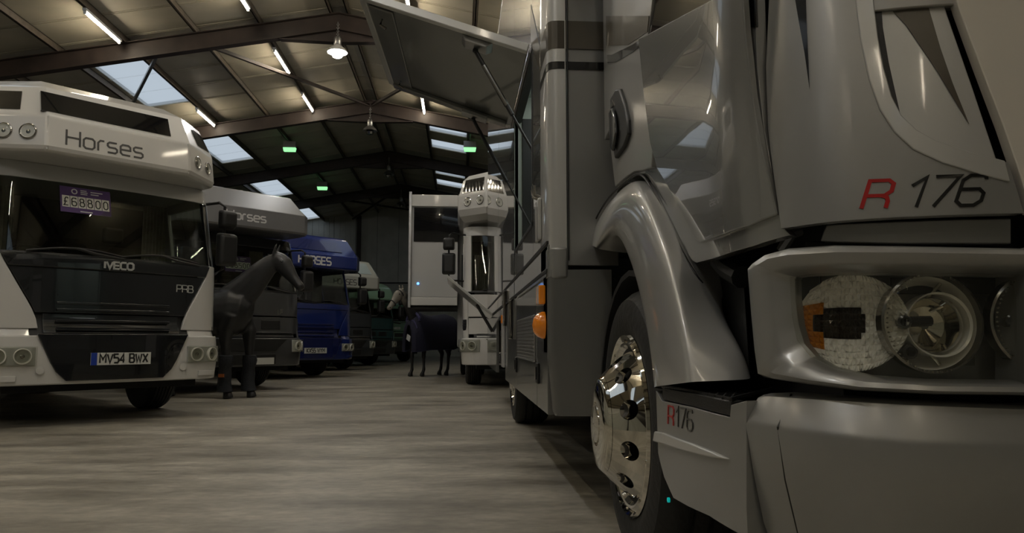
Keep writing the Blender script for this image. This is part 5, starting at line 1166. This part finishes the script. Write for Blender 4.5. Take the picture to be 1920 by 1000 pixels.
# small rear locker flap standing open
f2n = [Vector((BX, 8.6, 1.05)), P(838, 518, Y=8.6)]
f2 = MB().hexa([f2n[0] + Vector((0, 0, -.02)), f2n[1] + Vector((0, 0, -.02)), f2n[1] + Vector((0, 1.0, -.02)), f2n[0] + Vector((0, 1.0, -.02)), f2n[0] + Vector((0, 0, .02)), f2n[1] + Vector((0, 0, .02)), f2n[1] + Vector((0, 1.0, .02)), f2n[0] + Vector((0, 1.0, .02))]).build('rear_locker_flap', silver_light, near, smooth=False, bevel=.006)
MB().tube([f2n[0].lerp(f2n[1], .35) - Vector((0, -.06, .03)), (BX + .0, 8.66, .86)], .018, 8).build('flap_stay', black_plastic, f2)
MB().box((BX - .02, 6.28, ZB + .1), (BX + .0, 6.52, 1.03)).build('open_door_edge', white_panel, near, smooth=False, bevel=.005)
MB().box((BX - .03, 6.33, .90), (BX - .02, 6.43, .97)).build('rear_marker_lamp', amber, near, smooth=False, bevel=.003)
# marker lamps, vent, catches, bead strips
z_, y_ = P(1020, 555, X=BX).z, P(1020, 555, X=BX).y
ml = MB().box((BX - .03, y_ - .06, z_ - .04), (BX, y_ + .07, z_ + .045)).build('side_marker_lamp', amber, near, smooth=False, bevel=.006)
MB().box((BX - .032, y_ - .035, z_ - .042), (BX, y_ + .0, z_ + .047)).build('clear_section', white_panel, ml, smooth=False, bevel=.003)
c = P(1021, 610, X=BX); MB().lathe([(.062, 0), (.062, .012), (.052, .034), (.034, .050), (.003, .056)], (c.x, c.y, c.z), (-1, 0, 0), 28).build('round_side_reflector', amber, near)
a, b = P(972, 640, X=BX), P(1004, 640, X=BX); zv0, zv1 = P(1004, 676, X=BX).z, P(1004, 590, X=BX).z
vt = MB().box((BX - .008, b.y, zv0), (BX, a.y, zv1)).build('fridge_vent', silver, near, smooth=False, bevel=.003)
MB().box((BX - .012, b.y - .01, zv0 - .008), (BX - .004, a.y + .01, zv0)).build('vent_sill', silver_light, vt, smooth=False)
for z in [zv0 + (zv1 - zv0) * (i + .5) / 12 for i in range(12)]: MB().box((BX - .011, b.y + .02, z - .004), (BX - .007, a.y - .02, z + .004)).build('louvre', silver, vt, smooth=False)
for p in ((1010, 700), (969, 684), (941, 672)):
    q = P(*p, X=BX); k = MB().box((BX - .012, q.y - .045, q.z - .05), (BX, q.y + .045, q.z + .05)).build('locker_catch', black_plastic, near, smooth=False, bevel=.005)
    MB().box((BX - .018, q.y - .02, q.z - .03), (BX - .012, q.y + .02, q.z + .03)).build('catch_lever', black_gloss, k, smooth=False)
for p0, p1 in (((947, 545), (949, 612)), ((958, 563), (960, 636))):
    a, b = P(*p0, X=BX - .01), P(p0[0] + 1, p1[1], X=BX - .01); b = Vector((a.x, a.y, b.z)); pts = []; rd = []
    n = 26
    for i in range(n * 2 + 1): pts.append(a.lerp(b, i / (n * 2))); rd.append(.020 if i % 2 else .012)
    MB().tube(pts, rd, 8).build('beaded_trim_strip', chrome_dim, near)
